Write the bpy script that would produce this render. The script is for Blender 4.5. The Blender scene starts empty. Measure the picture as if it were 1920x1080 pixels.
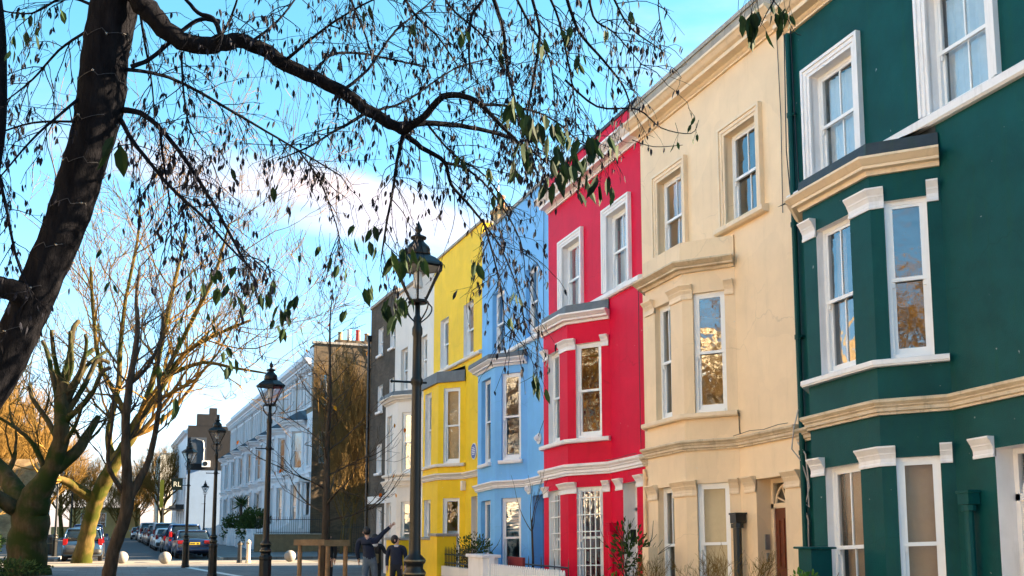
import bpy, bmesh, math, random
from mathutils import Vector, Matrix, Quaternion, noise as mnoise
R = math.radians
SC = bpy.context.scene
COL = SC.collection
rng = random.Random(7)

# ------------------------------------------------------------------ camera model
F, PITCH, YAW, EYE = 2000.0, R(7.6), R(20.64), 1.7
CX, CY = 960.0, 718.14
FWH = Vector((math.sin(YAW), math.cos(YAW), 0)); RT = Vector((math.cos(YAW), -math.sin(YAW), 0))
FW = FWH * math.cos(PITCH) + Vector((0, 0, math.sin(PITCH)))
UP = Vector((0, 0, math.cos(PITCH))) - FWH * math.sin(PITCH)
def at(px, py, dep):
    return Vector((0, 0, EYE)) + (FW + RT * ((px - CX) / F) - UP * ((py - CY) / F)) * dep

cam = bpy.data.cameras.new('camera'); camo = bpy.data.objects.new('camera', cam); COL.objects.link(camo)
camo.location = (0, 0, EYE); camo.rotation_euler = (R(90) + PITCH, 0, -YAW)
cam.sensor_width = 36; cam.lens = F * 36 / 1920; cam.shift_y = (CY - 540) / 1920
cam.clip_start = 0.05; cam.clip_end = 4000
SC.camera = camo

# ------------------------------------------------------------------ node materials
def nt(name):
    m = bpy.data.materials.new(name); m.use_nodes = True
    t = m.node_tree; b = t.nodes['Principled BSDF']
    return m, t, b
def N(t, kind, **kw):
    n = t.nodes.new(kind)
    for k, v in kw.items(): setattr(n, k, v)
    return n
def rgba(c): return (c[0], c[1], c[2], 1)
def mat(name, c, rough=.6, var=.12, vscale=2.0, bump=.0, bscale=60.0, spec=.5, metal=0.0, c2=None, stain=None, coat=0.0, crack=0.0):
    """painted / plain surface: base colour with mottling, optional second colour patches, grime streaks and fine bump"""
    m, t, b = nt(name); L = t.links.new
    b.inputs['Roughness'].default_value = rough; b.inputs['Metallic'].default_value = metal
    b.inputs['Specular IOR Level'].default_value = spec; b.inputs['Coat Weight'].default_value = coat
    b.inputs['Coat Roughness'].default_value = .25
    tc = N(t, 'ShaderNodeTexCoord'); no = N(t, 'ShaderNodeTexNoise')
    no.inputs['Scale'].default_value = vscale; no.inputs['Detail'].default_value = 8; no.inputs['Roughness'].default_value = .65
    L(tc.outputs['Object'], no.inputs['Vector'])
    rp = N(t, 'ShaderNodeValToRGB'); rp.color_ramp.elements[0].position = .3; rp.color_ramp.elements[1].position = .7
    lo = c2 if c2 else tuple(x * (1 - var) for x in c); hi = c if c2 else tuple(min(1, x * (1 + var)) for x in c)
    rp.color_ramp.elements[0].color = rgba(lo); rp.color_ramp.elements[1].color = rgba(hi)
    L(no.outputs['Fac'], rp.inputs['Fac']); out = rp.outputs['Color']
    if stain:
        mp = N(t, 'ShaderNodeMapping'); mp.inputs['Scale'].default_value = (2.6, 2.6, .34)
        L(tc.outputs['Object'], mp.inputs['Vector'])
        n2 = N(t, 'ShaderNodeTexNoise'); n2.inputs['Scale'].default_value = 2.3; n2.inputs['Detail'].default_value = 9
        n2.inputs['Roughness'].default_value = .7
        L(mp.outputs['Vector'], n2.inputs['Vector'])
        r2 = N(t, 'ShaderNodeValToRGB'); r2.color_ramp.elements[0].position = .54; r2.color_ramp.elements[1].position = .84
        r2.color_ramp.elements[0].color = (0, 0, 0, 1); r2.color_ramp.elements[1].color = (stain[3],) * 3 + (1,)
        L(n2.outputs['Fac'], r2.inputs['Fac'])
        mx = N(t, 'ShaderNodeMixRGB'); L(r2.outputs['Color'], mx.inputs['Fac']); L(out, mx.inputs['Color1'])
        mx.inputs['Color2'].default_value = rgba(stain); out = mx.outputs['Color']
    if crack:
        wn = N(t, 'ShaderNodeTexNoise'); wn.inputs['Scale'].default_value = 1.6; wn.inputs['Detail'].default_value = 6; L(tc.outputs['Object'], wn.inputs['Vector'])
        wm = N(t, 'ShaderNodeMixRGB', blend_type='ADD'); wm.inputs[0].default_value = .55; L(tc.outputs['Object'], wm.inputs[1]); L(wn.outputs['Color'], wm.inputs[2])
        vo = N(t, 'ShaderNodeTexVoronoi', feature='DISTANCE_TO_EDGE'); vo.inputs['Scale'].default_value = .62; L(wm.outputs[0], vo.inputs['Vector'])
        cm_ = N(t, 'ShaderNodeMapRange'); cm_.inputs[1].default_value = .0; cm_.inputs[2].default_value = .006; cm_.inputs[3].default_value = crack; cm_.inputs[4].default_value = 0; L(vo.outputs['Distance'], cm_.inputs[0])
        pn = N(t, 'ShaderNodeTexNoise'); pn.inputs['Scale'].default_value = .7; L(tc.outputs['Object'], pn.inputs['Vector'])
        pm_ = N(t, 'ShaderNodeMapRange'); pm_.inputs[1].default_value = .5; pm_.inputs[2].default_value = .6; L(pn.outputs['Fac'], pm_.inputs[0])
        cx = N(t, 'ShaderNodeMath', operation='MULTIPLY'); L(cm_.outputs[0], cx.inputs[0]); L(pm_.outputs[0], cx.inputs[1])
        mk_ = N(t, 'ShaderNodeMixRGB'); L(cx.outputs[0], mk_.inputs[0]); L(out, mk_.inputs[1]); mk_.inputs[2].default_value = rgba(tuple(x*.35 for x in c)); out = mk_.outputs[0]
        # patched and repainted areas, chips of older paint
        pv = N(t, 'ShaderNodeTexVoronoi'); pv.inputs['Scale'].default_value = .9; L(wm.outputs[0], pv.inputs['Vector'])
        sv_ = N(t, 'ShaderNodeSeparateColor'); L(pv.outputs['Color'], sv_.inputs[0]); pr = N(t, 'ShaderNodeMapRange'); pr.inputs[3].default_value = .95; pr.inputs[4].default_value = 1.03; L(sv_.outputs[0], pr.inputs[0])
        mp2 = N(t, 'ShaderNodeMixRGB', blend_type='MULTIPLY'); mp2.inputs[0].default_value = 1; L(out, mp2.inputs[1]); L(pr.outputs[0], mp2.inputs[2]); out = mp2.outputs[0]
        ch = N(t, 'ShaderNodeTexNoise'); ch.inputs['Scale'].default_value = 9; ch.inputs['Detail'].default_value = 4; L(tc.outputs['Object'], ch.inputs['Vector'])
        c3 = N(t, 'ShaderNodeMapRange'); c3.inputs[1].default_value = .735; c3.inputs[2].default_value = .745; L(ch.outputs['Fac'], c3.inputs[0])
        m3 = N(t, 'ShaderNodeMixRGB'); L(c3.outputs[0], m3.inputs[0]); L(out, m3.inputs[1]); m3.inputs[2].default_value = rgba(tuple(x*.6+.22 for x in c)); out = m3.outputs[0]
    L(out, b.inputs['Base Color'])
    if bump:
        n3 = N(t, 'ShaderNodeTexNoise'); n3.inputs['Scale'].default_value = bscale; n3.inputs['Detail'].default_value = 5
        L(tc.outputs['Object'], n3.inputs['Vector'])
        n4 = N(t, 'ShaderNodeTexNoise'); n4.inputs['Scale'].default_value = 1.7; n4.inputs['Detail'].default_value = 3
        L(tc.outputs['Object'], n4.inputs['Vector'])
        ad = N(t, 'ShaderNodeMath', operation='MULTIPLY_ADD'); L(n4.outputs['Fac'], ad.inputs[0]); ad.inputs[1].default_value = 2.5
        L(n3.outputs['Fac'], ad.inputs[2])
        bp = N(t, 'ShaderNodeBump'); bp.inputs['Strength'].default_value = bump; bp.inputs['Distance'].default_value = .02
        L(ad.outputs[0], bp.inputs['Height']); L(bp.outputs['Normal'], b.inputs['Normal'])
    return m
def brick_mat(name, c1, c2, mortar, scale=1.0, rough=.9, bump=.6):
    m, t, b = nt(name); L = t.links.new
    b.inputs['Roughness'].default_value = rough
    tc = N(t, 'ShaderNodeTexCoord'); sp = N(t, 'ShaderNodeSeparateXYZ'); L(tc.outputs['Object'], sp.inputs[0])
    ad = N(t, 'ShaderNodeMath', operation='ADD'); L(sp.outputs[0], ad.inputs[0]); L(sp.outputs[1], ad.inputs[1])
    cb = N(t, 'ShaderNodeCombineXYZ'); L(ad.outputs[0], cb.inputs[0]); L(sp.outputs[2], cb.inputs[1])
    br = N(t, 'ShaderNodeTexBrick'); br.inputs['Scale'].default_value = scale
    br.inputs['Brick Width'].default_value = .23; br.inputs['Row Height'].default_value = .075
    br.inputs['Mortar Size'].default_value = .008; br.inputs['Bias'].default_value = -.1
    br.inputs['Color1'].default_value = rgba(c1); br.inputs['Color2'].default_value = rgba(c2); br.inputs['Mortar'].default_value = rgba(mortar)
    L(cb.outputs[0], br.inputs['Vector'])
    no = N(t, 'ShaderNodeTexNoise'); no.inputs['Scale'].default_value = 1.3; no.inputs['Detail'].default_value = 8
    L(tc.outputs['Object'], no.inputs['Vector'])
    mp = N(t, 'ShaderNodeMapRange'); mp.inputs[1].default_value = .3; mp.inputs[2].default_value = .7; mp.inputs[3].default_value = .6; mp.inputs[4].default_value = 1.3
    L(no.outputs['Fac'], mp.inputs[0])
    mx = N(t, 'ShaderNodeMixRGB', blend_type='MULTIPLY'); mx.inputs['Fac'].default_value = 1
    L(br.outputs['Color'], mx.inputs['Color1']); L(mp.outputs[0], mx.inputs['Color2']); L(mx.outputs[0], b.inputs['Base Color'])
    bp = N(t, 'ShaderNodeBump'); bp.inputs['Strength'].default_value = bump; bp.inputs['Distance'].default_value = .01; bp.invert = True
    L(br.outputs['Fac'], bp.inputs['Height']); L(bp.outputs['Normal'], b.inputs['Normal'])
    return m
def glass_mat(name, tint=(.78, .82, .82), ior=1.5, wob=.03, rough=.004, base=.19):
    m, t, b = nt(name); L = t.links.new; t.nodes.remove(b); o = t.nodes['Material Output']
    tr = N(t, 'ShaderNodeBsdfTransparent'); tr.inputs[0].default_value = rgba(tint)
    gl = N(t, 'ShaderNodeBsdfGlossy'); gl.inputs['Roughness'].default_value = rough; gl.inputs[0].default_value = (1, 1, 1, 1)
    tc = N(t, 'ShaderNodeTexCoord'); no = N(t, 'ShaderNodeTexNoise'); no.inputs['Scale'].default_value = 3.0; no.inputs['Detail'].default_value = 2
    L(tc.outputs['Object'], no.inputs['Vector'])
    bp = N(t, 'ShaderNodeBump'); bp.inputs['Strength'].default_value = wob; bp.inputs['Distance'].default_value = .3
    L(no.outputs['Fac'], bp.inputs['Height']); L(bp.outputs['Normal'], gl.inputs['Normal'])
    ge = N(t, 'ShaderNodeNewGeometry'); dp = N(t, 'ShaderNodeVectorMath', operation='DOT_PRODUCT'); L(ge.outputs['Normal'], dp.inputs[0]); L(ge.outputs['Incoming'], dp.inputs[1])
    ab = N(t, 'ShaderNodeMath', operation='ABSOLUTE'); L(dp.outputs['Value'], ab.inputs[0]); iv = N(t, 'ShaderNodeMath', operation='SUBTRACT'); iv.inputs[0].default_value = 1; L(ab.outputs[0], iv.inputs[1])
    pw_ = N(t, 'ShaderNodeMath', operation='POWER'); L(iv.outputs[0], pw_.inputs[0]); pw_.inputs[1].default_value = 4
    mr = N(t, 'ShaderNodeMapRange'); mr.inputs[3].default_value = base; mr.inputs[4].default_value = 1; L(pw_.outputs[0], mr.inputs[0])
    mx = N(t, 'ShaderNodeMixShader'); L(mr.outputs[0], mx.inputs[0]); L(tr.outputs[0], mx.inputs[1]); L(gl.outputs[0], mx.inputs[2])
    L(mx.outputs[0], o.inputs['Surface'])
    return m
def bark_mat(name, c1, c2, moss=None, scale=9.0, bump=.8):
    m, t, b = nt(name); L = t.links.new; b.inputs['Roughness'].default_value = .92; b.inputs['Specular IOR Level'].default_value = .06
    tc = N(t, 'ShaderNodeTexCoord'); mp = N(t, 'ShaderNodeMapping'); mp.inputs['Scale'].default_value = (1, 1, .22); L(tc.outputs['Object'], mp.inputs['Vector'])
    no = N(t, 'ShaderNodeTexNoise'); no.inputs['Scale'].default_value = scale; no.inputs['Detail'].default_value = 9; no.inputs['Roughness'].default_value = .7
    L(mp.outputs[0], no.inputs['Vector'])
    rp = N(t, 'ShaderNodeValToRGB'); rp.color_ramp.elements[0].position = .35; rp.color_ramp.elements[1].position = .68
    rp.color_ramp.elements[0].color = rgba(c1); rp.color_ramp.elements[1].color = rgba(c2); L(no.outputs['Fac'], rp.inputs[0]); out = rp.outputs[0]
    if moss:
        n2 = N(t, 'ShaderNodeTexNoise'); n2.inputs['Scale'].default_value = 1.6; n2.inputs['Detail'].default_value = 6; L(tc.outputs['Object'], n2.inputs['Vector'])
        r2 = N(t, 'ShaderNodeValToRGB'); r2.color_ramp.elements[0].position = .42; r2.color_ramp.elements[1].position = .6
        L(n2.outputs['Fac'], r2.inputs[0]); mx = N(t, 'ShaderNodeMixRGB'); L(r2.outputs[0], mx.inputs[0]); L(out, mx.inputs[1]); mx.inputs[2].default_value = rgba(moss); out = mx.outputs[0]
    L(out, b.inputs['Base Color'])
    bp = N(t, 'ShaderNodeBump'); bp.inputs['Strength'].default_value = bump; bp.inputs['Distance'].default_value = .05
    L(no.outputs['Fac'], bp.inputs['Height']); L(bp.outputs['Normal'], b.inputs['Normal'])
    return m
def leaf_mat(name, c, c2, trans=.35, rough=.7):
    m, t, b = nt(name); L = t.links.new; b.inputs['Roughness'].default_value = rough; b.inputs['Specular IOR Level'].default_value = .12
    oi = N(t, 'ShaderNodeNewGeometry'); rp = N(t, 'ShaderNodeMixRGB'); rp.inputs[1].default_value = rgba(c); rp.inputs[2].default_value = rgba(c2)
    L(oi.outputs['Random Per Island'], rp.inputs[0]); L(rp.outputs[0], b.inputs['Base Color'])
    if trans:
        tl = N(t, 'ShaderNodeBsdfTranslucent'); L(rp.outputs[0], tl.inputs[0]); mx = N(t, 'ShaderNodeMixShader'); mx.inputs[0].default_value = trans
        L(b.outputs[0], mx.inputs[1]); L(tl.outputs[0], mx.inputs[2]); L(mx.outputs[0], t.nodes['Material Output'].inputs[0])
    return m

# ------------------------------------------------------------------ mesh builder
class MB:
    def __init__(s): s.v = []; s.f = []; s.T = None; s.rough = 0
    def av(s, p):
        if s.T: p = s.T(*p)
        s.v.append(tuple(p)); return len(s.v) - 1
    def face(s, pts): s.f.append([s.av(p) for p in pts])
    def box(s, x0, x1, y0, y1, z0, z1):
        i = [s.av(p) for p in ((x0,y0,z0),(x1,y0,z0),(x1,y1,z0),(x0,y1,z0),(x0,y0,z1),(x1,y0,z1),(x1,y1,z1),(x0,y1,z1))]
        for q in ((3,2,1,0),(4,5,6,7),(0,1,5,4),(1,2,6,5),(2,3,7,6),(3,0,4,7)): s.f.append([i[k] for k in q])
    def tube(s, pts, rad, n=6, cap=True, up=None):
        pts = [Vector(p) for p in pts]; k = len(pts)
        if not hasattr(rad, '__len__'): rad = [rad] * k
        t0 = (pts[1] - pts[0]).normalized(); a = t0.orthogonal().normalized(); rings = []; prev = t0
        for i in range(k):
            t = (pts[min(i+1, k-1)] - pts[max(i-1, 0)])
            t = t.normalized() if t.length > 1e-9 else prev
            a = prev.rotation_difference(t) @ a; a = (a - t * a.dot(t)).normalized(); b = t.cross(a); prev = t
            rg_ = []
            for j in range(n):
                u = a * math.cos(2*math.pi*j/n) + b * math.sin(2*math.pi*j/n); k_ = rad[i]
                if s.rough: q_ = pts[i] + u*k_; k_ *= 1 + s.rough*(mnoise.noise(Vector((q_.x, q_.y, q_.z*.5))*(1.1/rad[0]**.6)) + .5*mnoise.noise(q_*(3.0/rad[0]**.6)))
                rg_.append(s.av(pts[i] + u*k_))
            rings.append(rg_)
        for i in range(k-1):
            for j in range(n):
                s.f.append([rings[i][j], rings[i][(j+1) % n], rings[i+1][(j+1) % n], rings[i+1][j]])
        if cap: s.f.append(rings[0][::-1]); s.f.append(rings[-1])
        return rings
    def lathe(s, prof, n=16, c=(0,0,0), phase=0.0):
        rings = []
        for r, z in prof:
            rings.append([s.av((c[0] + r*math.cos(2*math.pi*(j+phase)/n), c[1] + r*math.sin(2*math.pi*(j+phase)/n), c[2] + z)) for j in range(n)])
        for i in range(len(prof)-1):
            for j in range(n): s.f.append([rings[i][j], rings[i][(j+1) % n], rings[i+1][(j+1) % n], rings[i+1][j]])
        s.f.append(rings[0][::-1]); s.f.append(rings[-1])
    def loft(s, secs, cap=True):
        rings = [[s.av(p) for p in q] for q in secs]; n = len(rings[0])
        for i in range(len(rings)-1):
            for j in range(n): s.f.append([rings[i][j], rings[i][(j+1) % n], rings[i+1][(j+1) % n], rings[i+1][j]])
        if cap: s.f.append(rings[0][::-1]); s.f.append(rings[-1])
    def sweep(s, path, prof):
        """path: plan points (u,v); prof: closed list of (outward offset, z)"""
        k = len(path); P = [Vector(p) for p in path]; ms = []
        for i in range(k):
            ns = []
            if i > 0: d = (P[i]-P[i-1]).normalized(); ns.append(Vector((-d.y, d.x)))
            if i < k-1: d = (P[i+1]-P[i]).normalized(); ns.append(Vector((-d.y, d.x)))
            m = ns[0] if len(ns) == 1 else (ns[0]+ns[1]) / (1 + ns[0].dot(ns[1]))
            ms.append(m)
        secs = [[(-(P[i]+ms[i]*o).y, (P[i]+ms[i]*o).x, z) for o, z in prof] for i in range(k)]
        s.loft(secs)
    def leaf(s, p, d, w, l, roll=0.0):
        """a pointed leaf blade: two bent halves hanging from p along d"""
        d = Vector(d).normalized(); sd = d.orthogonal().normalized(); sd = Quaternion(d, roll) @ sd; nn = d.cross(sd)
        p = Vector(p); q = [p, p+d*l*.28+sd*w*.42+nn*w*.15, p+d*l*.62+sd*w*.4+nn*w*.12, p+d*l, p+d*l*.62-sd*w*.4+nn*w*.12, p+d*l*.28-sd*w*.42+nn*w*.15, p+d*l*.5]
        i = [s.av(x) for x in q]
        for a, b in ((0,1),(1,2),(2,3),(3,4),(4,5),(5,0)): s.f.append([i[a], i[b], i[6]])
    def build(s, name, m, parent=None, smooth=False, sk=None, loc=None, bevel=0, recalc=True):
        me = bpy.data.meshes.new(name)
        vs = s.v if not sk else [(x, y, z + sk[0]*(y - sk[1])) for x, y, z in s.v]
        me.from_pydata(vs, [], s.f); me.materials.append(m)
        if recalc:
            b = bmesh.new(); b.from_mesh(me); bmesh.ops.recalc_face_normals(b, faces=b.faces); b.to_mesh(me); b.free()
        if smooth: me.polygons.foreach_set('use_smooth', [True]*len(me.polygons))
        me.update()
        o = bpy.data.objects.new(name, me); COL.objects.link(o)
        if parent: o.parent = parent
        if loc: o.location = loc
        if bevel:
            md = o.modifiers.new('bevel', 'BEVEL'); md.width = bevel; md.segments = 2; md.limit_method = 'ANGLE'; md.angle_limit = R(40)
        return o
def tag(o, label, cat, group=None, kind=None):
    if label: o['label'] = label
    if cat: o['category'] = cat
    if group: o['group'] = group
    if kind: o['kind'] = kind
    return o
def thing(name, label, cat, loc=(0,0,0), rz=0.0, group=None):
    o = bpy.data.objects.new(name, None); COL.objects.link(o); o.location = loc; o.rotation_euler = (0,0,rz); o.empty_display_size = .2
    return tag(o, label, cat, group)
def kids(o): return [c for c in COL.objects if c.parent == o]
def copy_tree(o, parent=None):
    c = o.copy(); COL.objects.link(c)
    if parent: c.parent = parent
    for ch in kids(o): copy_tree(ch, c)
    return c

# ------------------------------------------------------------------ world and sun
SUN_AZ, SUN_EL = 9.0, 19.0           # degrees: from +X turned towards -Y
sd = Vector((math.cos(R(SUN_EL))*math.cos(R(SUN_AZ)), -math.cos(R(SUN_EL))*math.sin(R(SUN_AZ)), math.sin(R(SUN_EL))))
sl = bpy.data.lights.new('sun', 'SUN'); sl.energy = 5.0; sl.angle = R(.5); sl.color = (1, .76, .50)
so = bpy.data.objects.new('sun', sl); COL.objects.link(so); so.rotation_euler = (-sd).to_track_quat('-Z', 'Y').to_euler(); so.location = (60, -20, 40)
w = bpy.data.worlds.new('World'); SC.world = w; w.use_nodes = True
t = w.node_tree; L = t.links.new; bg = t.nodes['Background']
sky = N(t, 'ShaderNodeTexSky', sky_type='NISHITA'); sky.sun_disc = False; sky.sun_elevation = R(SUN_EL)
sky.sun_rotation = math.atan2(sd.x, sd.y); sky.air_density = 1.0; sky.dust_density = .6; sky.ozone_density = 2.2
tc = N(t, 'ShaderNodeTexCoord'); sp = N(t, 'ShaderNodeSeparateXYZ'); L(tc.outputs['Generated'], sp.inputs[0])
ev = N(t, 'ShaderNodeMapRange'); ev.inputs[1].default_value = 0; ev.inputs[2].default_value = .42; L(sp.outputs[2], ev.inputs[0])
tr = N(t, 'ShaderNodeValToRGB'); L(ev.outputs[0], tr.inputs[0]); E = tr.color_ramp.elements
E[0].color = (.84, .72, .95, 1); E[1].color = (.56, .98, .92, 1); e = E.new(.40); e.color = (.70, .90, .98, 1)
tint = N(t, 'ShaderNodeMixRGB', blend_type='MULTIPLY'); tint.inputs[0].default_value = 1; L(tr.outputs[0], tint.inputs[2])
L(sky.outputs[0], tint.inputs[1])
# wind-drawn cloud bank: soft noise on the sky direction, thickest over the far end of the terrace
mp = N(t, 'ShaderNodeMapping'); mp.inputs['Rotation'].default_value = (0, R(7), 0); mp.inputs['Scale'].default_value = (1.0, 1.0, 3.6)
L(tc.outputs['Generated'], mp.inputs[0])
cn = N(t, 'ShaderNodeTexNoise'); cn.inputs['Scale'].default_value = 3.1; cn.inputs['Detail'].default_value = 7; cn.inputs['Roughness'].default_value = .52
L(mp.outputs[0], cn.inputs['Vector'])
CDIR = (at(650, 395, 1) - Vector((0,0,EYE))).normalized()
sub = N(t, 'ShaderNodeVectorMath', operation='SUBTRACT'); L(tc.outputs['Generated'], sub.inputs[0]); sub.inputs[1].default_value = CDIR
# local axes of the bank
AX = (RT*.96 + Vector((0,0,-.27))).normalized(); AY = CDIR.cross(AX).normalized()
d1 = N(t, 'ShaderNodeVectorMath', operation='DOT_PRODUCT'); L(sub.outputs[0], d1.inputs[0]); d1.inputs[1].default_value = AX/.19
d2 = N(t, 'ShaderNodeVectorMath', operation='DOT_PRODUCT'); L(sub.outputs[0], d2.inputs[0]); d2.inputs[1].default_value = AY/.027
q1 = N(t, 'ShaderNodeMath', operation='POWER'); L(d1.outputs['Value'], q1.inputs[0]); q1.inputs[1].default_value = 2
q2 = N(t, 'ShaderNodeMath', operation='POWER'); L(d2.outputs['Value'], q2.inputs[0]); q2.inputs[1].default_value = 2
qs = N(t, 'ShaderNodeMath', operation='ADD'); L(q1.outputs[0], qs.inputs[0]); L(q2.outputs[0], qs.inputs[1])
bank = N(t, 'ShaderNodeMapRange'); bank.interpolation_type = 'SMOOTHSTEP'; bank.inputs[1].default_value = 3.0; bank.inputs[2].default_value = .1; bank.inputs[3].default_value = 0; bank.inputs[4].default_value = .275
L(qs.outputs[0], bank.inputs[0])
sm = N(t, 'ShaderNodeMath', operation='ADD'); L(cn.outputs['Fac'], sm.inputs[0]); L(bank.outputs[0], sm.inputs[1])
cr = N(t, 'ShaderNodeMapRange'); cr.interpolation_type = 'SMOOTHSTEP'; cr.inputs[1].default_value = .555; cr.inputs[2].default_value = .95; cr.inputs[3].default_value = 0; cr.inputs[4].default_value = 1
L(sm.outputs[0], cr.inputs[0])
cm = N(t, 'ShaderNodeMixRGB'); L(cr.outputs[0], cm.inputs[0]); L(tint.outputs[0], cm.inputs[1]); cm.inputs[2].default_value = (2.9, 2.45, 2.5, 1)
L(cm.outputs[0], bg.inputs[0]); bg.inputs[1].default_value = .056
SC.view_settings.view_transform = 'Standard'; SC.view_settings.look = 'None'; SC.view_settings.gamma = 1; SC.view_settings.exposure = 3.15
SC.cycles.use_denoising = True
try: SC.cycles.denoiser = 'OPENIMAGEDENOISE'
except Exception: pass
SC.cycles.max_bounces = 8; SC.cycles.transparent_max_bounces = 24; SC.cycles.caustics_reflective = False; SC.cycles.caustics_refractive = False
SC.cycles.sample_clamp_indirect = 6
# ------------------------------------------------------------------ the coloured terrace
M = {}
def P(n, *a, **k): M[n] = mat(n, *a, **k); return M[n]
P('green_paint', (.003, .058, .057), .45, .2, 1.4, .16, 55, spec=.13, stain=(.012, .075, .018, .45), crack=.3)
P('cream_paint', (.80, .595, .375), .55, .07, 1.1, .15, 55, stain=(.50, .37, .20, .38), crack=.3)
P('red_paint', (.62, .001, .034), .45, .08, 1.2, .12, 55, spec=.12, stain=(.40, .0, .016, .5), crack=.3)
P('blue_paint', (.18, .46, .82), .55, .05, 1.2, .12, 55, spec=.2, stain=(.12, .30, .55, .45), crack=.3)
P('yellow_paint', (.90, .57, .018), .55, .06, 1.6, .2, 45, spec=.2, stain=(.60, .36, .03, .5), crack=.3)
P('pale_paint', (.74, .68, .62), .6, .05, 1.2, .12, 55, stain=(.5, .45, .4, .3), crack=.3)
P('white_trim', (.80, .77, .76), .45, .05, 3, .06, 40, stain=(.38, .34, .29, .5))
P('cream_trim', (.79, .61, .41), .5, .07, 3, .08, 40, stain=(.28, .2, .12, .5))
P('old_trim', (.70, .57, .40), .6, .1, 4, .15, 40, c2=(.50, .37, .23), stain=(.06, .05, .03, .8))
P('pale_trim', (.74, .66, .58), .5, .06, 3, .08, 40, stain=(.4, .33, .26, .4))
P('lead', (.10, .115, .13), .55, .2, 5, .2, 30, stain=(.22, .23, .24, .5))
P('dark_lead', (.022, .028, .033), .5, .3, 5, .2, 30, stain=(.03, .06, .015, .6))
P('coping_stone', (.33, .30, .26), .85, .2, 5, .4, 40, stain=(.07, .065, .05, .7))
P('frame_paint', (.80, .80, .80), .35, .03, 5)
M['frosted'] = glass_mat('frosted_glass', (.80, .80, .76), rough=.22, base=.05)
P('interior', (.05, .045, .04), .9, .2, 2)  # dark backing behind the glass; the room's shade is put into its colour
P('net_curtain', (.72, .75, .80), .9, .08, 5)
P('tan_blind', (.42, .28, .18), .9, .06, 8)
P('pale_blind', (.62, .50, .33), .9, .06, 8)
P('black_iron', (.006, .008, .010), .38, .3, 8, .1, 50)
P('brown_door', (.13, .03, .012), .35, .25, 6)
P('dark_green_door', (.003, .03, .022), .3, .2, 5)
P('white_door', (.74, .70, .66), .4, .04, 5)
P('blue_door', (.05, .2, .46), .4, .1, 5)
P('yellow_shade', (.66, .38, .02), .5, .1, 3)
P('cable', (.01, .012, .02), .5)
P('pale_cable', (.45, .42, .40), .5)
P('steel', (.35, .36, .37), .35, .1, 6, metal=.7)
P('roof_grey', (.09, .09, .1), .85, .2, 3)
P('terracotta', (.36, .12, .05), .85, .2, 4)
P('red_pot', (.45, .03, .02), .7, .1, 4)
M['glass'] = glass_mat('window_glass')
M['dark_brick'] = brick_mat('dark_brick', (.085, .066, .045), (.05, .04, .03), (.07, .06, .05))
M['yellow_brick'] = brick_mat('yellow_brick', (.42, .29, .14), (.30, .19, .09), (.3, .25, .18))
M['gable_brick'] = brick_mat('gable_brick', (.13, .088, .048), (.08, .056, .032), (.10, .08, .06))

def panel(wall, p, q, z0, z1, holes):
    """plaster panel between plan points p,q (u,v) with openings (t0,t1,za,zb)"""
    p = Vector(p); q = Vector(q); e = (q-p); Ln = e.length; e = e/Ln; n = Vector((-e.y, e.x))
    pt = lambda tt, z, b=0.0: (-(p+e*tt+n*b).y, (p+e*tt+n*b).x, z)
    ts = sorted(set([0, Ln] + [h[0] for h in holes] + [h[1] for h in holes])); zs = sorted(set([z0, z1] + [h[2] for h in holes] + [h[3] for h in holes]))
    for i in range(len(ts)-1):
        for j in range(len(zs)-1):
            a = (ts[i]+ts[i+1])/2; c = (zs[j]+zs[j+1])/2
            if any(h[0] < a < h[1] and h[2] < c < h[3] for h in holes): continue
            wall.face([pt(ts[i], zs[j]), pt(ts[i+1], zs[j]), pt(ts[i+1], zs[j+1]), pt(ts[i], zs[j+1])])
    return p, e, n, Ln
def reveal(root, p, e, n, t0, t1, za, zb, rec, sk, m_):
    m = MB(); m.T = lambda a, b, c: (-(p+e*a+n*b).y, (p+e*a+n*b).x, c); q = rec+.065
    for (a0, c0), (a1, c1) in (((t0,za),(t0,zb)), ((t0,zb),(t1,zb)), ((t1,zb),(t1,za)), ((t1,za),(t0,za))):
        m.face([(a0, 0, c0), (a1, 0, c1), (a1, -q, c1), (a0, -q, c0)])
    return m.build('reveal', m_, root, sk=sk)
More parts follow.
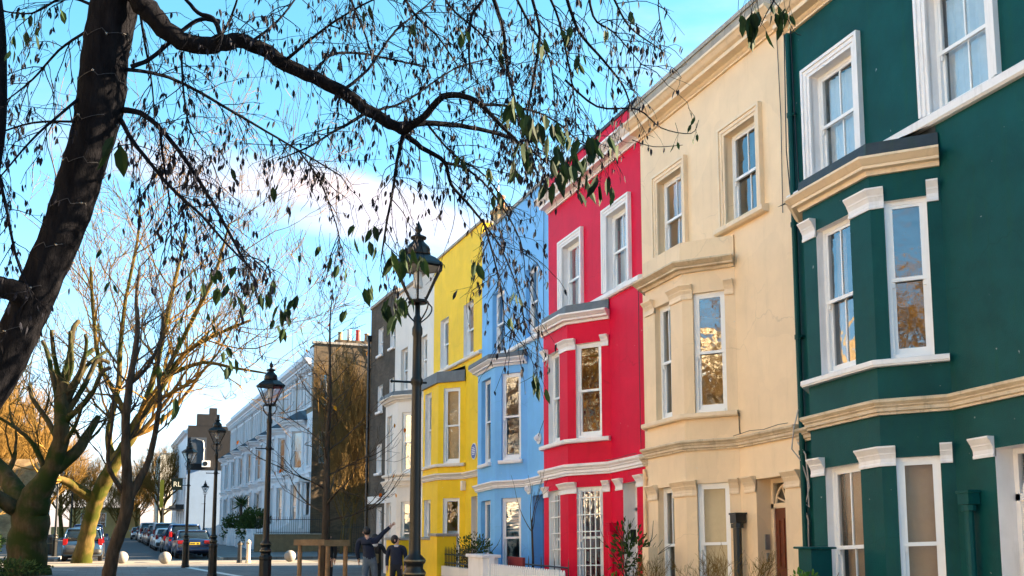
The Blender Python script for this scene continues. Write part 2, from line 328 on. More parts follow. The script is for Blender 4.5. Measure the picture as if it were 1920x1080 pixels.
def sash(root, p, e, n, t0, t1, za, zb, rec, sk, rm, frame, bars=True, curtain=None, split=.5, grille=False, sill=.06, gm=None):
    """a sliding sash window: box frame, upper and lower sash, glazing bars, horns; glass and curtain are its pieces"""
    m = MB(); m.T = lambda a, b, c: (-(p+e*a+n*b).y, (p+e*a+n*b).x, c)
    fw = .055; b0 = -rec-.06; b1 = -rec+.035
    m.box(t0, t0+fw, b0, b1, za, zb); m.box(t1-fw, t1, b0, b1, za, zb); m.box(t0+fw, t1-fw, b0, b1, zb-fw, zb); m.box(t0+fw, t1-fw, b0, b1+.03, za, za+sill)
    x0, x1 = t0+fw, t1-fw; zm = za + (zb-za)*split; s = .042
    bu = (-rec-.005, -rec+.025); bl = (-rec-.045, -rec-.012)
    m.box(x0, x0+s, *bu, zm, zb-fw); m.box(x1-s, x1, *bu, zm, zb-fw); m.box(x0+s, x1-s, *bu, zb-fw-s, zb-fw); m.box(x0, x1, bu[0], bu[1]+.012, zm-.028, zm+.022)
    for xa in (x0, x1-s*.8): m.box(xa, xa+s*.8, bu[0]+.004, bu[1]-.004, zm-.10, zm-.028)
    m.box(x0, x0+s, *bl, za+sill, zm-.028); m.box(x1-s, x1, *bl, za+sill, zm-.028); m.box(x0+s, x1-s, *bl, za+sill, za+sill+.085)
    if bars:
        c = (x0+x1)/2; m.box(c-.012, c+.012, bu[0]+.003, bu[1]-.003, zm+.022, zb-fw-s); m.box(c-.012, c+.012, bl[0]+.003, bl[1]-.003, za+sill+.085, zm-.028)
    o = m.build('window', frame, root, sk=sk)
    reveal(o, p, e, n, t0, t1, za, zb, rec, sk, rm)
    g = MB(); g.T = m.T; bg_, bh = -rec+.008, -rec-.03
    g.face([(x0+s, bg_, zm+.02), (x1-s, bg_, zm+.02), (x1-s, bg_, zb-fw-s), (x0+s, bg_, zb-fw-s)])
    g.face([(x0+s, bh, za+sill+.08), (x1-s, bh, za+sill+.08), (x1-s, bh, zm-.02), (x0+s, bh, zm-.02)])
    g.build('glass', gm or M['glass'], o, sk=sk)
    if curtain:
        c = MB(); c.T = m.T; kind, cm_ = curtain; k = 34 if kind in ('net', 'pair') else 2; zc = za+sill if kind != 'half' else za
        top = zb-fw if kind != 'half' else zm+.1
        rr = random.Random(int((t0+za*7)*1000)); ph = rr.random()*6
        def col(x):
            w_ = (x-x0)/(x1-x0)
            return -rec-.14 + (.022*math.sin(w_*38+ph+1.5*math.sin(w_*9)) if k > 2 else 0)
        xs = [x0 + (x1-x0)*i/k for i in range(k+1)]
        for i in range(k):
            wv = (i+.5)/k
            if kind == 'pair' and .33 < wv < .62: continue
            c.face([(xs[i], col(xs[i]), zc), (xs[i+1], col(xs[i+1]), zc), (xs[i+1], col(xs[i+1]), top), (xs[i], col(xs[i]), top)])
        c.build('blind' if kind in ('blind', 'half') else 'curtain', cm_, o, sk=sk, smooth=(k > 2))
    if grille:
        gr = MB(); gr.T = m.T; b = -rec+.07
        for i in range(5): xa = t0 + (t1-t0)*(i+.5)/5; gr.box(xa-.011, xa+.011, b, b+.02, za+.02, zb-.05)
        for i in range(6): zz = za + (zb-za)*(i+.35)/6; gr.box(t0, t1, b+.021, b+.034, zz-.012, zz+.012)
        gr.build('grille', frame, o, sk=sk)
    return o
def PR(h, w, kind='string', z=0.0):
    q = {'string': [(-.02,0),(.35,0),(.35,.16),(.55,.22),(.55,.45),(.72,.55),(.72,.62),(1,.82),(1,1),(.9,1.04),(-.02,1.12)],
         'cap': [(-.02,0),(.22,0),(.25,.08),(.22,.16),(.16,.18),(.18,.38),(.35,.55),(.42,.58),(.46,.66),(.85,.9),(.9,.92),(.9,1),(-.02,1)],
         'cornice': [(-.02,0),(.12,0),(.12,.1),(.2,.16),(.26,.25),(.62,.3),(.62,.52),(.7,.56),(.78,.62),(.92,.8),(1,.86),(1,1),(-.02,1.02)],
         'sill': [(-.02,0),(.85,.0),(.9,.2),(1,.25),(1,.9),(.9,1),(-.02,1.1)],
         'bay': [(-.02,0),(.2,0),(.25,.2),(.3,.28),(.6,.32),(.62,.5),(.7,.55),(.95,.8),(1,.84),(1,1),(-.02,1.05)]}[kind]
    return [(o*w if o > 0 else o, z + zz*h) for o, zz in q]

def architrave(root, u0, u1, z0, z1, sk, m_, w=.17):
    m = MB()
    for (a, b_, pr) in ((0, .055, .045), (.055, .12, .062), (.12, w, .085)):
        # nested flat bands, stepping out to the outer edge
        m.box(-pr, .01, u0-b_, u0-a, z0, z1+b_); m.box(-pr, .01, u1+a, u1+b_, z0, z1+b_); m.box(-pr, .01, u0-a, u1+a, z1+a, z1+b_)
    return m.build('architrave', m_, root, sk=sk)

def terrace_house(name, label, y0, W, g, paint, trim, Z, A, B, C, fo, w2, door, opt):
    D = .65; sk = (g, W/2)
    root = thing(name, label, 'house', (10, y0, 0), 0, 'terrace of painted houses')
    ua, ub = .003, W-.003
    Ap, Bp, Cp, Dp = (A, 0), (B, D), (C, D), (min(C+D, ub), max(0, C+D-ub))
    Dp = (min(C+D, ub), 0 if C+D <= ub else C+D-ub)
    LAB = math.hypot(B-A, D); wall = MB()
    zt = Z['wall']; r2 = .16
    holes = [(a-ua, b-ua, Z['w2'][i][0], Z['w2'][i][1]) for i, (a, b) in enumerate(w2)]
    holes.append((door[0]-ua, door[1]-ua, -.5, Z['gf'], opt.get('doorrec', .3)))
    holes.append((A+.12-ua, Dp[0]-.15-ua, .25, Z['f1'][1]+.05, 0))
    pw = panel(wall, (ua, 0), (ub, 0), -.5, zt, holes)
    # party walls, back, roof
    wall.face([(0, ua, -.5), (9, ua, -.5), (9, ua, zt), (0, ua, zt)]); wall.face([(0, ub, -.5), (9, ub, -.5), (9, ub, zt), (0, ub, zt)])
    wall.face([(9, ua, -.5), (9, ub, -.5), (9, ub, zt), (9, ua, zt)])
    wb = wall.build('wall', paint, root, sk=sk)
    rf = MB(); rf.box(.35, 8.95, ua+.01, ub-.01, zt-.45, zt-.35); rf.build('roof', M['roof_grey'], root, sk=sk)
    it = MB(); it.face([(2.2, ua+.02, 0), (2.2, ub-.02, 0), (2.2, ub-.02, zt-.5), (2.2, ua+.02, zt-.5)])
    for zf in (Z['str'][0], Z['f1'][1]+.35): it.face([(.05, ua+.02, zf), (2.2, ua+.02, zf), (2.2, ub-.02, zf), (.05, ub-.02, zf)])
    it.build('interior', M['interior'], root, sk=sk)
    # bay
    bw = MB(); f1 = Z['f1']; gz = (.35, Z['gf'])
    fr = opt.get('frame', M['frame_paint'])
    b1 = panel(bw, Ap, Bp, -.5, Z['bayw'], [(.2*LAB, .8*LAB, f1[0], f1[1]), (.2*LAB, .8*LAB, gz[0], gz[1])])
    b2 = panel(bw, Bp, Cp, -.5, Z['bayw'], [(fo[0]-B, fo[1]-B, f1[0], f1[1]), (fo[0]-B, fo[1]-B, gz[0], gz[1])])
    panel(bw, Cp, Dp, -.5, Z['bayw'], [])
    bw.build('bay_wall', paint, root, sk=sk)
    rm = opt.get('reveal', paint)
    bay = [Ap, Bp, Cp, Dp]
    cu = opt['curtains']
    sash(root, b1[0], b1[1], b1[2], .2*LAB, .8*LAB, f1[0], f1[1], .1, sk, rm, fr, opt.get('bars1', False), cu.get('f1c'))
    sash(root, b2[0], b2[1], b2[2], fo[0]-B, fo[1]-B, f1[0], f1[1], .15, sk, rm, fr, opt.get('bars', True), cu.get('f1'))
    sash(root, b1[0], b1[1], b1[2], .2*LAB, .8*LAB, gz[0], gz[1], .1, sk, rm, fr, opt.get('bars1', False), cu.get('gfc'), grille=opt.get('grille', False), gm=opt.get('gfglass'))
    sash(root, b2[0], b2[1], b2[2], fo[0]-B, fo[1]-B, gz[0], gz[1], .15, sk, rm, fr, opt.get('bars', True), cu.get('gf'), grille=opt.get('grille', False), gm=opt.get('gfglass'))
    for i, (a, b) in enumerate(w2):
        za, zb = Z['w2'][i]
        sash(root, pw[0], pw[1], pw[2], a-ua, b-ua, za, zb, r2, sk, rm, fr, opt.get('bars', True), cu.get('w2'), split=opt.get('split', .5))
        if opt.get('arch'): architrave(root, a, b, za, zb, sk, trim)
    # bay sill, cornice, roof
    if opt.get('baysill', True):
        s = MB(); s.sweep(bay, PR(.09, .11, 'sill', f1[0]-.1)); s.build('bay_sill', trim, root, sk=sk)
    else:
        for (pp, ee, nn, L_), (a, b) in ((b1, (.2*LAB-.06, .8*LAB+.06)), (b2, (fo[0]-B-.06, fo[1]-B+.06))):
            s = MB(); s.sweep([pp+ee*a, pp+ee*b], PR(.09, .1, 'sill', f1[0]-.1)); s.build('window_sill', trim, root, sk=sk)
    cz = Z['bayc']
    if opt.get('baycornice', True):
        s = MB(); s.sweep(bay, PR(cz[1]-cz[0], .24, 'bay', cz[0])); s.build('bay_cornice', opt.get('baytrim', trim), root, sk=sk)
    lz = Z['lead']; s = MB(); s.sweep(bay, [(-.03, lz[0]), (opt.get('leadout', .06), lz[0]), (opt.get('leadout', .06)-.02, lz[1]), (-.06, lz[1]+.02), (-.3, lz[1]+.03)])
    s.face([(-v+.02, u, lz[1]+.005) for u, v in bay]); s.build('bay_roof', opt.get('leadm', M['lead']), root, sk=sk)
    if lz[2] > lz[1]:
        s = MB(); s.face([(-.012, A+.02, lz[1]), (-.012, ub-.1, lz[1]), (-.012, ub-.1, lz[2]), (-.012, A+.02, lz[2])]); s.face([(-.012, A+.02, lz[2]), (-.012, ub-.1, lz[2]), (-.35, ub-.1, lz[1]+.02), (-.35, A+.3, lz[1]+.02)])
        s.build('lead_flashing', M['dark_lead'], root, sk=sk)
    # string course
    sz = Z['str']; s = MB(); s.sweep([(ua, 0), Ap, Bp, Cp, Dp] + ([(ub, 0)] if Dp[0] < ub-.02 else []), PR(sz[1]-sz[0], .14, 'string', sz[0]))
    s.build('string_course', opt.get('strm', trim), root, sk=sk)
    # capitals
    if opt.get('caps', True):
        v = lambda p_, e_, tt: tuple(p_ + e_*tt)
        for (zc0, zc1), gf in ((Z['cap1'], False), (Z['cap0'], True)):
            runs = [[v(b1[0], b1[1], .03), v(b1[0], b1[1], .2*LAB)], [v(b1[0], b1[1], .8*LAB), Bp, (fo[0], D)], [(fo[1], D), (C-.0, D)]]
            if gf: runs += [[(door[1], 0), (door[1]+.33, 0)], [(.02, 0), (door[0], 0)]]
            for r_ in runs:
                s = MB(); s.sweep(r_, PR(zc1-zc0, .12, 'cap', zc0)); s.build('capital', trim, root, sk=sk)
    # second-floor sill band
    if opt.get('band'):
        s = MB(); bz = Z['band']; s.sweep([(ua, 0), (ub, 0)], [(-.02, bz[0]), (.07, bz[0]), (.1, bz[0]+.03), (.1, bz[1]-.02), (.08, bz[1]), (-.02, bz[1]+.02)]); s.build('sill_band', trim, root, sk=sk)
    for (a, b) in opt.get('sills', []):
        s = MB(); bz = Z['band']; s.sweep([(a, 0), (b, 0)], [(-.02, bz[0]), (.1, bz[0]), (.14, bz[0]+.03), (.14, bz[1]-.02), (.12, bz[1]), (-.02, bz[1]+.02)]); s.build('window_sill', trim, root, sk=sk)
    # cornice and parapet
    if 'corn' in Z:
        c0, c1 = Z['corn']; s = MB(); s.sweep([(ua, 0), (ub, 0)], PR(c1-c0, .4, 'cornice', c0)); s.build('cornice', opt.get('corntrim', trim), root, sk=sk)
        po = opt.get('paro', .24); s = MB(); s.box(-po, .3, ua, ub, c1+.012, Z['par']-.05); s.build('parapet', opt.get('parm', M['coping_stone']), root, sk=sk)
    s = MB(); po = opt.get('paro', .24)+.03 if 'corn' in Z else .05
    s.box(-po, .36, ua, ub, Z['par']-.05, Z['par']+.03); s.build('coping', opt.get('copm', M['coping_stone']), root, sk=sk)
    # door
    dm, dr = opt['door'], opt.get('doorrec', .3); d0, d1 = door; zd = Z['gf']; dt = 1.92
    s = MB(); s.box(dr-.02, dr+.06, d0, d1, dt, dt+.08); s.box(dr-.02, dr+.06, d0, d0+.07, -.4, zd); s.box(dr-.02, dr+.06, d1-.07, d1, -.4, zd); s.box(dr-.02, dr+.06, d0+.07, d1-.07, zd-.07, zd)
    c = ((d0+d1)/2, dt+.08); rr = (d1-d0)/2-.1
    for a in (20, 65, 115, 160): s.tube([(dr+.02, c[0], c[1]), (dr+.02, c[0]+math.cos(R(a))*rr, c[1]+min(zd-dt-.16, math.sin(R(a))*rr))], .015, 4)
    s.tube([(dr+.02, c[0]+math.cos(R(a))*rr, c[1]+math.sin(R(a))*min(rr, zd-dt-.16)) for a in range(0, 181, 15)], .022, 4)
    do = s.build('door', opt.get('doorframe', trim), root, sk=sk)
    reveal(do, pw[0], pw[1], pw[2], d0-ua, d1-ua, -.5, zd, dr, sk, rm)
    s = MB(); s.box(dr+.005, dr+.05, d0+.07, d1-.07, -.4, dt)
    for za, zb in ((.15, .8), (.95, 1.75)):
        for k in (0, 1):
            a0 = d0+.07+.1+k*((d1-d0-.14)/2-.03); a1 = a0+(d1-d0-.14)/2-.17
            s.box(dr-.012, dr+.004, a0, a1, za, za+.03); s.box(dr-.012, dr+.004, a0, a1, zb-.03, zb); s.box(dr-.012, dr+.004, a0, a0+.03, za+.03, zb-.03); s.box(dr-.012, dr+.004, a1-.03, a1, za+.03, zb-.03)
    s.build('door_leaf', dm, do, sk=sk)
    s = MB(); s.face([(dr+.03, d0+.07, dt+.08), (dr+.03, d1-.07, dt+.08), (dr+.03, d1-.07, zd-.07), (dr+.03, d0+.07, zd-.07)]); s.build('fanlight', M['glass'], do, sk=sk)
    return root, sk

NC, TB, PB = ('net', M['net_curtain']), ('blind', M['tan_blind']), ('blind', M['pale_blind'])
ZG = dict(wall=10.0, w2=[(7.07, 8.74), (7.07, 8.76)], gf=2.55, f1=(3.84, 5.96), bayw=6.36, bayc=(6.33, 6.54), lead=(6.545, 6.78, 6.93), str=(3.11, 3.30), cap1=(5.87, 6.14), cap0=(2.45, 2.70), band=(6.90, 7.05), corn=(9.72, 10.05), par=10.42)
hg, skg = terrace_house('terrace_house', 'dark green terraced house with white window surrounds at right edge of photo', 8.8, 5.08, -.055, M['green_paint'], M['white_trim'], ZG, 1.85, 2.45, 3.92, (2.87, 3.62), [(.9, 1.92), (3.44, 4.46)], (.3, 1.2),
    dict(arch=True, band=True, gfglass=M['frosted'], reveal=M['white_trim'], strm=M['old_trim'], baytrim=M['cream_trim'], corntrim=M['cream_trim'], leadm=M['dark_lead'], door=M['white_door'], curtains=dict(w2=NC, f1=('pair', M['tan_blind']), gf=TB, gfc=TB)))
ZC = dict(wall=9.9, w2=[(6.9, 8.54), (6.9, 8.54)], gf=2.40, f1=(3.62, 5.74), bayw=6.13, bayc=(6.12, 6.30), lead=(6.31, 6.68, 6.6), str=(2.97, 3.14), cap1=(5.64, 5.90), cap0=(2.19, 2.46), band=(6.77, 6.89), corn=(9.72, 10.03), par=10.36)
hc, skc = terrace_house('terrace_house', 'cream terraced house with cream mouldings and a brown front door', 13.88, 5.12, -.04, M['cream_paint'], M['cream_trim'], ZC, 1.7, 2.4, 3.78, (2.83, 3.42), [(.9, 1.87), (3.4, 4.37)], (.44, 1.24),
    dict(arch=True, gfglass=M['frosted'], sills=[(.62, 2.14), (3.12, 4.65)], strm=M['old_trim'], baytrim=M['old_trim'], leadm=M['cream_paint'], leadout=.05, door=M['brown_door'], curtains=dict(gf=('net', M['pale_blind']), gfc=PB, f1=('pair', M['net_curtain']))))
ZR = dict(wall=9.75, w2=[(6.7, 8.4), (6.7, 8.4)], gf=2.50, f1=(3.56, 5.64), bayw=6.10, bayc=(6.10, 6.31), lead=(6.315, 6.53, 6.5), str=(2.76, 2.99), cap1=(5.52, 5.76), cap0=(2.37, 2.61), band=(6.54, 6.67), corn=(9.52, 9.84), par=10.45)
hr, skr = terrace_house('terrace_house', 'bright red terraced house with white trim beside the cream house', 19.0, 4.97, -.043, M['red_paint'], M['white_trim'], ZR, 1.55, 2.36, 3.74, (2.8, 3.45), [(.62, 1.6), (3.03, 4.06)], (.38, 1.0),
    dict(arch=True, band=True, reveal=M['white_trim'], parm=M['red_paint'], paro=.02, copm=M['dark_lead'], grille=True, door=M['dark_green_door'], curtains=dict(w2=NC, f1=('pair', M['net_curtain']), gf=('net', M['tan_blind']))))
ZB = dict(wall=10.28, w2=[(6.48, 8.28), (6.48, 8.3)], gf=2.36, f1=(3.34, 5.6), bayw=5.82, bayc=(5.80, 5.98), lead=(5.985, 6.10, 6.2), str=(2.62, 2.80), cap1=(0, 0), cap0=(0, 0), band=(6.30, 6.42), par=10.3)
hb, skb = terrace_house('terrace_house', 'sky blue terraced house between the red and the yellow houses', 23.97, 5.06, -.05, M['blue_paint'], M['white_trim'], ZB, 1.45, 2.1, 3.5, (2.45, 3.2), [(.7, 1.55), (3.17, 4.15)], (.35, 1.13),
    dict(caps=False, band=True, baysill=False, leadout=.26, doorframe=M['blue_door'], door=M['blue_door'], curtains=dict(w2=('pair', M['net_curtain']), gf=NC)))
ZY = dict(wall=10.55, w2=[(6.78, 8.4), (6.78, 8.4)], gf=2.5, f1=(3.55, 5.85), bayw=6.05, bayc=(6.0, 6.1), lead=(6.03, 6.37, 6.5), str=(3.06, 3.24), cap1=(0, 0), cap0=(0, 0), band=(6.62, 6.73), par=10.6)
hy, sky_ = terrace_house('terrace_house', 'yellow terraced house with grey lead bay roof and a blue plaque', 29.03, 4.97, -.02, M['yellow_paint'], M['pale_trim'], ZY, 1.5, 2.2, 3.88, (2.95, 3.65), [(.78, 1.73), (3.3, 4.2)], (.4, .92),
    dict(caps=False, band=True, baycornice=False, reveal=M['white_trim'], leadout=.08, doorframe=M['yellow_shade'], door=M['yellow_shade'], bars=False, curtains=dict(f1c=PB, w2=('half', M['net_curtain']), gfc=('half', M['net_curtain']))))
ZW = dict(wall=10.35, w2=[(6.6, 8.2), (6.6, 8.2)], gf=2.5, f1=(3.5, 5.6), bayw=6.02, bayc=(6.0, 6.2), lead=(6.205, 6.35, 6.4), str=(3.02, 3.26), cap1=(0, 0), cap0=(0, 0), band=(6.4, 6.5), par=10.45)
hw, skw = terrace_house('terrace_house', 'off white terraced house between the yellow house and dark brick house', 34.0, 5.2, -.01, M['pale_paint'], M['pale_trim'], ZW, 1.5, 2.2, 3.9, (2.95, 3.65), [(.8, 1.6), (3.35, 4.3)], (.4, 1.1),
    dict(caps=False, leadout=.2, reveal=M['pale_paint'], door=M['white_door'], curtains=dict(f1c=TB)))

# extras on the terrace (parts of their houses)
def pipe(root, sk, u, z0, z1, r=.05, v=.08, m_=None, hopper=False, name='drainpipe'):
    s = MB(); s.tube([(-v, u, z0), (-v, u, z1)], r, 10)
    for k in range(int((z1-z0)/1.8)+1):
        zz = z0+.9+k*1.8
        if zz < z1: s.tube([(-v, u, zz), (-v, u, zz+.07)], r*1.3, 10); s.box(-v, .0, u-r*1.9, u+r*1.9, zz+.015, zz+.05)
    if hopper: s.box(-v-.08, -.02, u-.09, u+.09, z1-.02, z1+.12); s.box(-v-.095, -.01, u-.105, u+.105, z1+.12, z1+.15); s.tube([(-v, u, z1-.1), (-v, u, z1-.03)], r*1.5, 10)
    s.build(name, m_ or M['black_iron'], root, sk=sk)
pipe(hg, skg, 4.93, .2, 9.7, .045, .07, M['green_paint']); pipe(hg, skg, 1.55, -.3, 1.92, .06, .12, M['green_paint'], True)
pipe(hc, skc, 1.62, -.3, 1.72, .07, .14, None, True); pipe(hr, skr, 1.35, -.3, 1.55, .06, .12, M['red_paint'], True)
pipe(hc, skc, 5.05, 0, 2.9, .035, .06, M['cream_trim'])
def cables(root, sk, runs, m_, name='cable', r=.009):
    s = MB()
    for q in runs: s.tube(q, r, 4)
    s.build(name, m_, root, sk=sk)
cables(hg, skg, [[(-.05, 4.99, 9.9), (-.05, 5.0, 8.2), (-.06, 4.97, 7.4), (-.05, 4.88, 6.9)], [(-.06, 4.86, 9.9), (-.05, 4.84, 8.3), (-.05, 4.8, 7.2), (-.08, 4.72, 6.6)], [(-.06, 5.03, 9.9), (-.07, 5.07, 7.8), (-.06, 5.02, 7.1), (-.06, 4.9, 6.8)],
    [(-.05, 4.55, 6.6), (-.06, 4.5, 5.2), (-.05, 4.52, 3.4)]], M['cable'])
cables(hg, skg, [[(-.12, 4.93, 3.6), (-.2, 4.95, 3.3), (-.2, 5.02, 3.0), (-.1, 4.92, 2.8), (-.06, 4.84, 2.5), (-.05, 4.84, 2.1), (-.08, 4.95, 2.2), (-.06, 4.86, 1.9), (-.05, 4.9, 1.2)], [(-.1, 5.0, 3.1), (-.08, 4.84, 2.9), (-.06, 4.8, 2.4), (-.06, 4.93, 2.1), (-.05, 4.94, 1.2)]], M['pale_cable'], r=.011)
cables(hc, skc, [[(-.02, A_, z_) for A_, z_ in ((1.72, 3.6), (1.66, 3.55), (1.66, 3.3), (1.64, 3.2))]], M['cable'])
s = MB(); s.box(.14, .22, 1.215, 1.25, 1.25, 1.5); s.box(.16, .2, 1.21, 1.25, 1.05, 1.2); s.build('entry_panel', M['steel'], hc, sk=skc)
s = MB(); s.box(.12, .4, 1.235-.02, 1.239, 1.2, 1.48); s.build('entry_panel', M['steel'], hg, sk=skg)
s = MB(); s.box(.15, .3, 1.0-.02, .999, 1.3, 1.55); s.build('entry_panel', M['black_iron'], hr, sk=skr)
for (rt, sk, bx, bz) in ((hb, skb, .62, 3.75), (hb, skb, 1.3, 2.55)):
    s = MB(); s.tube([(-.01, bx, bz), (-.04, bx, bz)], .14, 16)
    s.tube([(-.05, bx, bz+.02), (-.12, bx, bz-.02)], [.09, .06], 8); o = s.build('wall_lamp', M['frame_paint'], rt, sk=sk)
s = MB(); s.tube([(-.005, .64, 3.82), (-.03, .64, 3.82)], .24, 28); o = s.build('plaque', mat('plaque_rim', (.75, .78, .82), .4), hy, sk=sky_)
s = MB(); s.tube([(-.031, .64, 3.82), (-.036, .64, 3.82)], .215, 28); s.build('plaque_face', mat('plaque_blue', (.02, .10, .42), .35), o, sk=sky_)
s = MB()
for k, (zz, hw_) in enumerate(((.11, .09), (.06, .14), (.01, .15), (-.04, .15), (-.09, .11))): s.box(-.039, -.037, .64-hw_, .64+hw_, 3.82+zz-.012, 3.82+zz+.012)
s.build('plaque_lettering', M['frame_paint'], o, sk=sky_)
s = MB(); s.box(-.12, -.005, 1.42, 1.60, 2.72, 3.0); s.build('alarm_box', M['pale_paint'], hy, sk=sky_)
# louvred blind in the blue house's ground-floor canted window
s = MB()
LAB = math.hypot(.65, .65); ev = Vector((.7071, .7071)); nv = Vector((-.7071, .7071)); p0 = Vector((1.45, 0))
s.T = lambda a, b, c: (-(p0+ev*a+nv*b).y, (p0+ev*a+nv*b).x, c)
for k in range(10):
    zz = 1.5+k*.08; s.face([(.26, -.14, zz), (.66, -.14, zz), (.66, -.22, zz+.05), (.26, -.22, zz+.05)])
s.build('louvre', M['frame_paint'], hb, sk=skb)
# chimneys on the party walls
def chimney(root, sk, x, u, z, w_, h_, pots, m_):
    s = MB(); s.box(x, x+1.2, u-w_/2, u+w_/2, z-.6, z+h_); s.box(x-.06, x+1.26, u-w_/2-.06, u+w_/2+.06, z+h_, z+h_+.1); o = s.build('chimney', m_, root, sk=sk)
    for k in range(pots):
        s = MB(); s.lathe([(.12, 0), (.11, .06), (.1, .35), (.12, .37), (.12, .42), (.09, .43)], 12, (x+.2+k*.32, u, z+h_+.1)); s.build('chimney_pot', M['terracotta'], o, sk=sk)
chimney(hy, sky_, .5, .3, 10.5, .5, .5, 1, M['yellow_brick']); chimney(hw, skw, .6, .35, 10.4, 1.2, .5, 0, M['pale_paint'])
chimney(hb, skb, 1.2, 4.7, 10.3, .6, .3, 0, M['yellow_brick'])
# television mast
s = MB(); s.tube([(.7, .55, 10.6), (.7, .55, 12.1)], .012, 5); s.tube([(.7, .35, 11.9), (.7, .8, 11.9)], .008, 4); s.build('aerial', M['steel'], hy, sk=sky_)

for rt, sk, u0_, z0_ in ((hr, skr, 1.0, 10.45), (hc, skc, 4.2, 10.4)):
    s = MB(); s.tube([(1.2, u0_, z0_-.6), (1.2, u0_, z0_+1.1)], .014, 5); s.tube([(1.2, u0_-.35, z0_+1.0), (1.2, u0_+.45, z0_+1.0)], .01, 4)
    for k in range(6): s.tube([(.98, u0_-.3+k*.13, z0_+1.0), (1.42, u0_-.3+k*.13, z0_+1.0)], .006, 4)
    s.build('aerial', M['steel'], rt, sk=sk)
cables(hr, skr, [[(-.17, u, 3.02+.012*math.sin(u*5)) for u in (.05, .4, .8, 1.2, 1.5)], [(-.03, .12, 6.5), (-.03, .14, 5.0), (-.04, .1, 3.1)]], M['cable'], r=.007)
cables(hc, skc, [[(-.18, u, 3.17+.015*math.sin(u*7)) for u in (.05, .3, .7, 1.1, 1.6)], [(-.03, .2, 9.7), (-.03, .16, 8.2), (-.03, .2, 6.6)]], M['cable'], r=.007)
cables(hb, skb, [[(-.03, .2, 9.9), (-.04, .24, 7.5), (-.03, .22, 4.2), (-.05, .6, 3.8)]], M['cable'], r=.008)
# dark brick end house
def flat_house(name, label, loc, rz, W, H, wall_m, trim, wins, depth=9.0, door=None, group=None, recess=.14, cat='house', curtain=None):
    root = thing(name, label, cat, loc, rz, group); wall = MB()
    holes = [(a-.003, b-.003, c, d) for a, b, c, d in wins]
    pw = panel(wall, (.003, 0), (W-.003, 0), -.3, H, holes)
    for u in (.003, W-.003): wall.face([(0, u, -.3), (depth, u, -.3), (depth, u, H), (0, u, H)])
    wall.face([(depth, .003, -.3), (depth, W-.003, -.3), (depth, W-.003, H), (depth, .003, H)])
    wall.build('wall', wall_m, root)
    rf = MB(); rf.box(.3, depth-.05, .03, W-.03, H-.4, H-.3); rf.build('roof', M['roof_grey'], root)
    it = MB(); it.face([(2, .03, 0), (2, W-.03, 0), (2, W-.03, H-.5), (2, .03, H-.5)]); it.build('interior', M['interior'], root)
    for a, b, c, d in wins:
        sash(root, pw[0], pw[1], pw[2], a-.003, b-.003, c, d, recess, None, trim, M['frame_paint'], True, curtain)
        s = MB(); s.sweep([(a-.06, 0), (b+.06, 0)], PR(.1, .1, 'sill', c-.1)); s.build('window_sill', trim, root)
    s = MB(); s.box(-.06, .3, .003, W-.003, H+.002, H+.12); s.build('coping', M['coping_stone'], root)
    return root
hk = flat_house('brick_house', 'dark brown brick house with white sash windows ending the painted terrace', (10, 39.2, 0), 0, 4.1, 10.65, M['dark_brick'], M['white_trim'],
    [(.1, .8, 8.5, 9.5), (1.95, 2.75, 8.5, 9.6), (.1, .8, 6.3, 7.3), (1.9, 2.7, 6.2, 7.25), (1.9, 2.75, 3.75, 4.9), (1.75, 2.6, 1.1, 2.4)], depth=17.0, group='terrace of painted houses')  # rear depth stretched out of view to cast the sunlit strip's near edge
s = MB(); s.box(-.07, .0, .01, 4.09, 2.55, 2.85); s.build('fascia', M['frame_paint'], hk)
pipe(hk, None, 4.0, 0, 9.4, .06, .1, None, True)
# ------------------------------------------------------------------ ground
def slab(name, pts, z, m_, kind='structure'):
    s = MB(); s.face([(x, y, z) for x, y in pts]); o = s.build(name, m_); o['kind'] = kind; return o
def paving(name, c1, c2, mortar, sc, w_=.6, h_=.45):
    m, t, b = nt(name); L = t.links.new; b.inputs['Roughness'].default_value = .75
    tc = N(t, 'ShaderNodeTexCoord'); br = N(t, 'ShaderNodeTexBrick'); br.inputs['Scale'].default_value = sc
    br.inputs['Brick Width'].default_value = w_; br.inputs['Row Height'].default_value = h_; br.inputs['Mortar Size'].default_value = .012
    br.inputs['Color1'].default_value = rgba(c1); br.inputs['Color2'].default_value = rgba(c2); br.inputs['Mortar'].default_value = rgba(mortar)
    L(tc.outputs['Object'], br.inputs['Vector']); no = N(t, 'ShaderNodeTexNoise'); no.inputs['Scale'].default_value = .8; no.inputs['Detail'].default_value = 10
    L(tc.outputs['Object'], no.inputs['Vector']); mr = N(t, 'ShaderNodeMapRange'); mr.inputs[1].default_value = .3; mr.inputs[2].default_value = .7; mr.inputs[3].default_value = .75; mr.inputs[4].default_value = 1.2
    L(no.outputs['Fac'], mr.inputs[0]); mx = N(t, 'ShaderNodeMixRGB', blend_type='MULTIPLY'); mx.inputs[0].default_value = 1
    L(br.outputs[0], mx.inputs[1]); L(mr.outputs[0], mx.inputs[2]); L(mx.outputs[0], b.inputs['Base Color']); return m
M['paving'] = paving('paving', (.125, .125, .125), (.085, .085, .09), (.045, .045, .045), 1.0)
P('asphalt', (.035, .04, .048), .8, .25, 3, .5, 90); P('sun_toned_stone', (.22, .19, .15), .8, .12, 4, .3, 60)
P('far_ground', (.09, .08, .06), .9, .3, .3); P('kerb_stone', (.30, .29, .27), .8, .15, 4, .3, 50); P('road_paint', (.62, .62, .6), .7, .1, 8)
slab('ground', [(-600, -600), (600, -600), (600, 1200), (-600, 1200)], 0, M['far_ground'])
slab('pavement', [(-9, -30), (11, -30), (11, 49.2), (-9, 49.2)], .004, M['paving'])
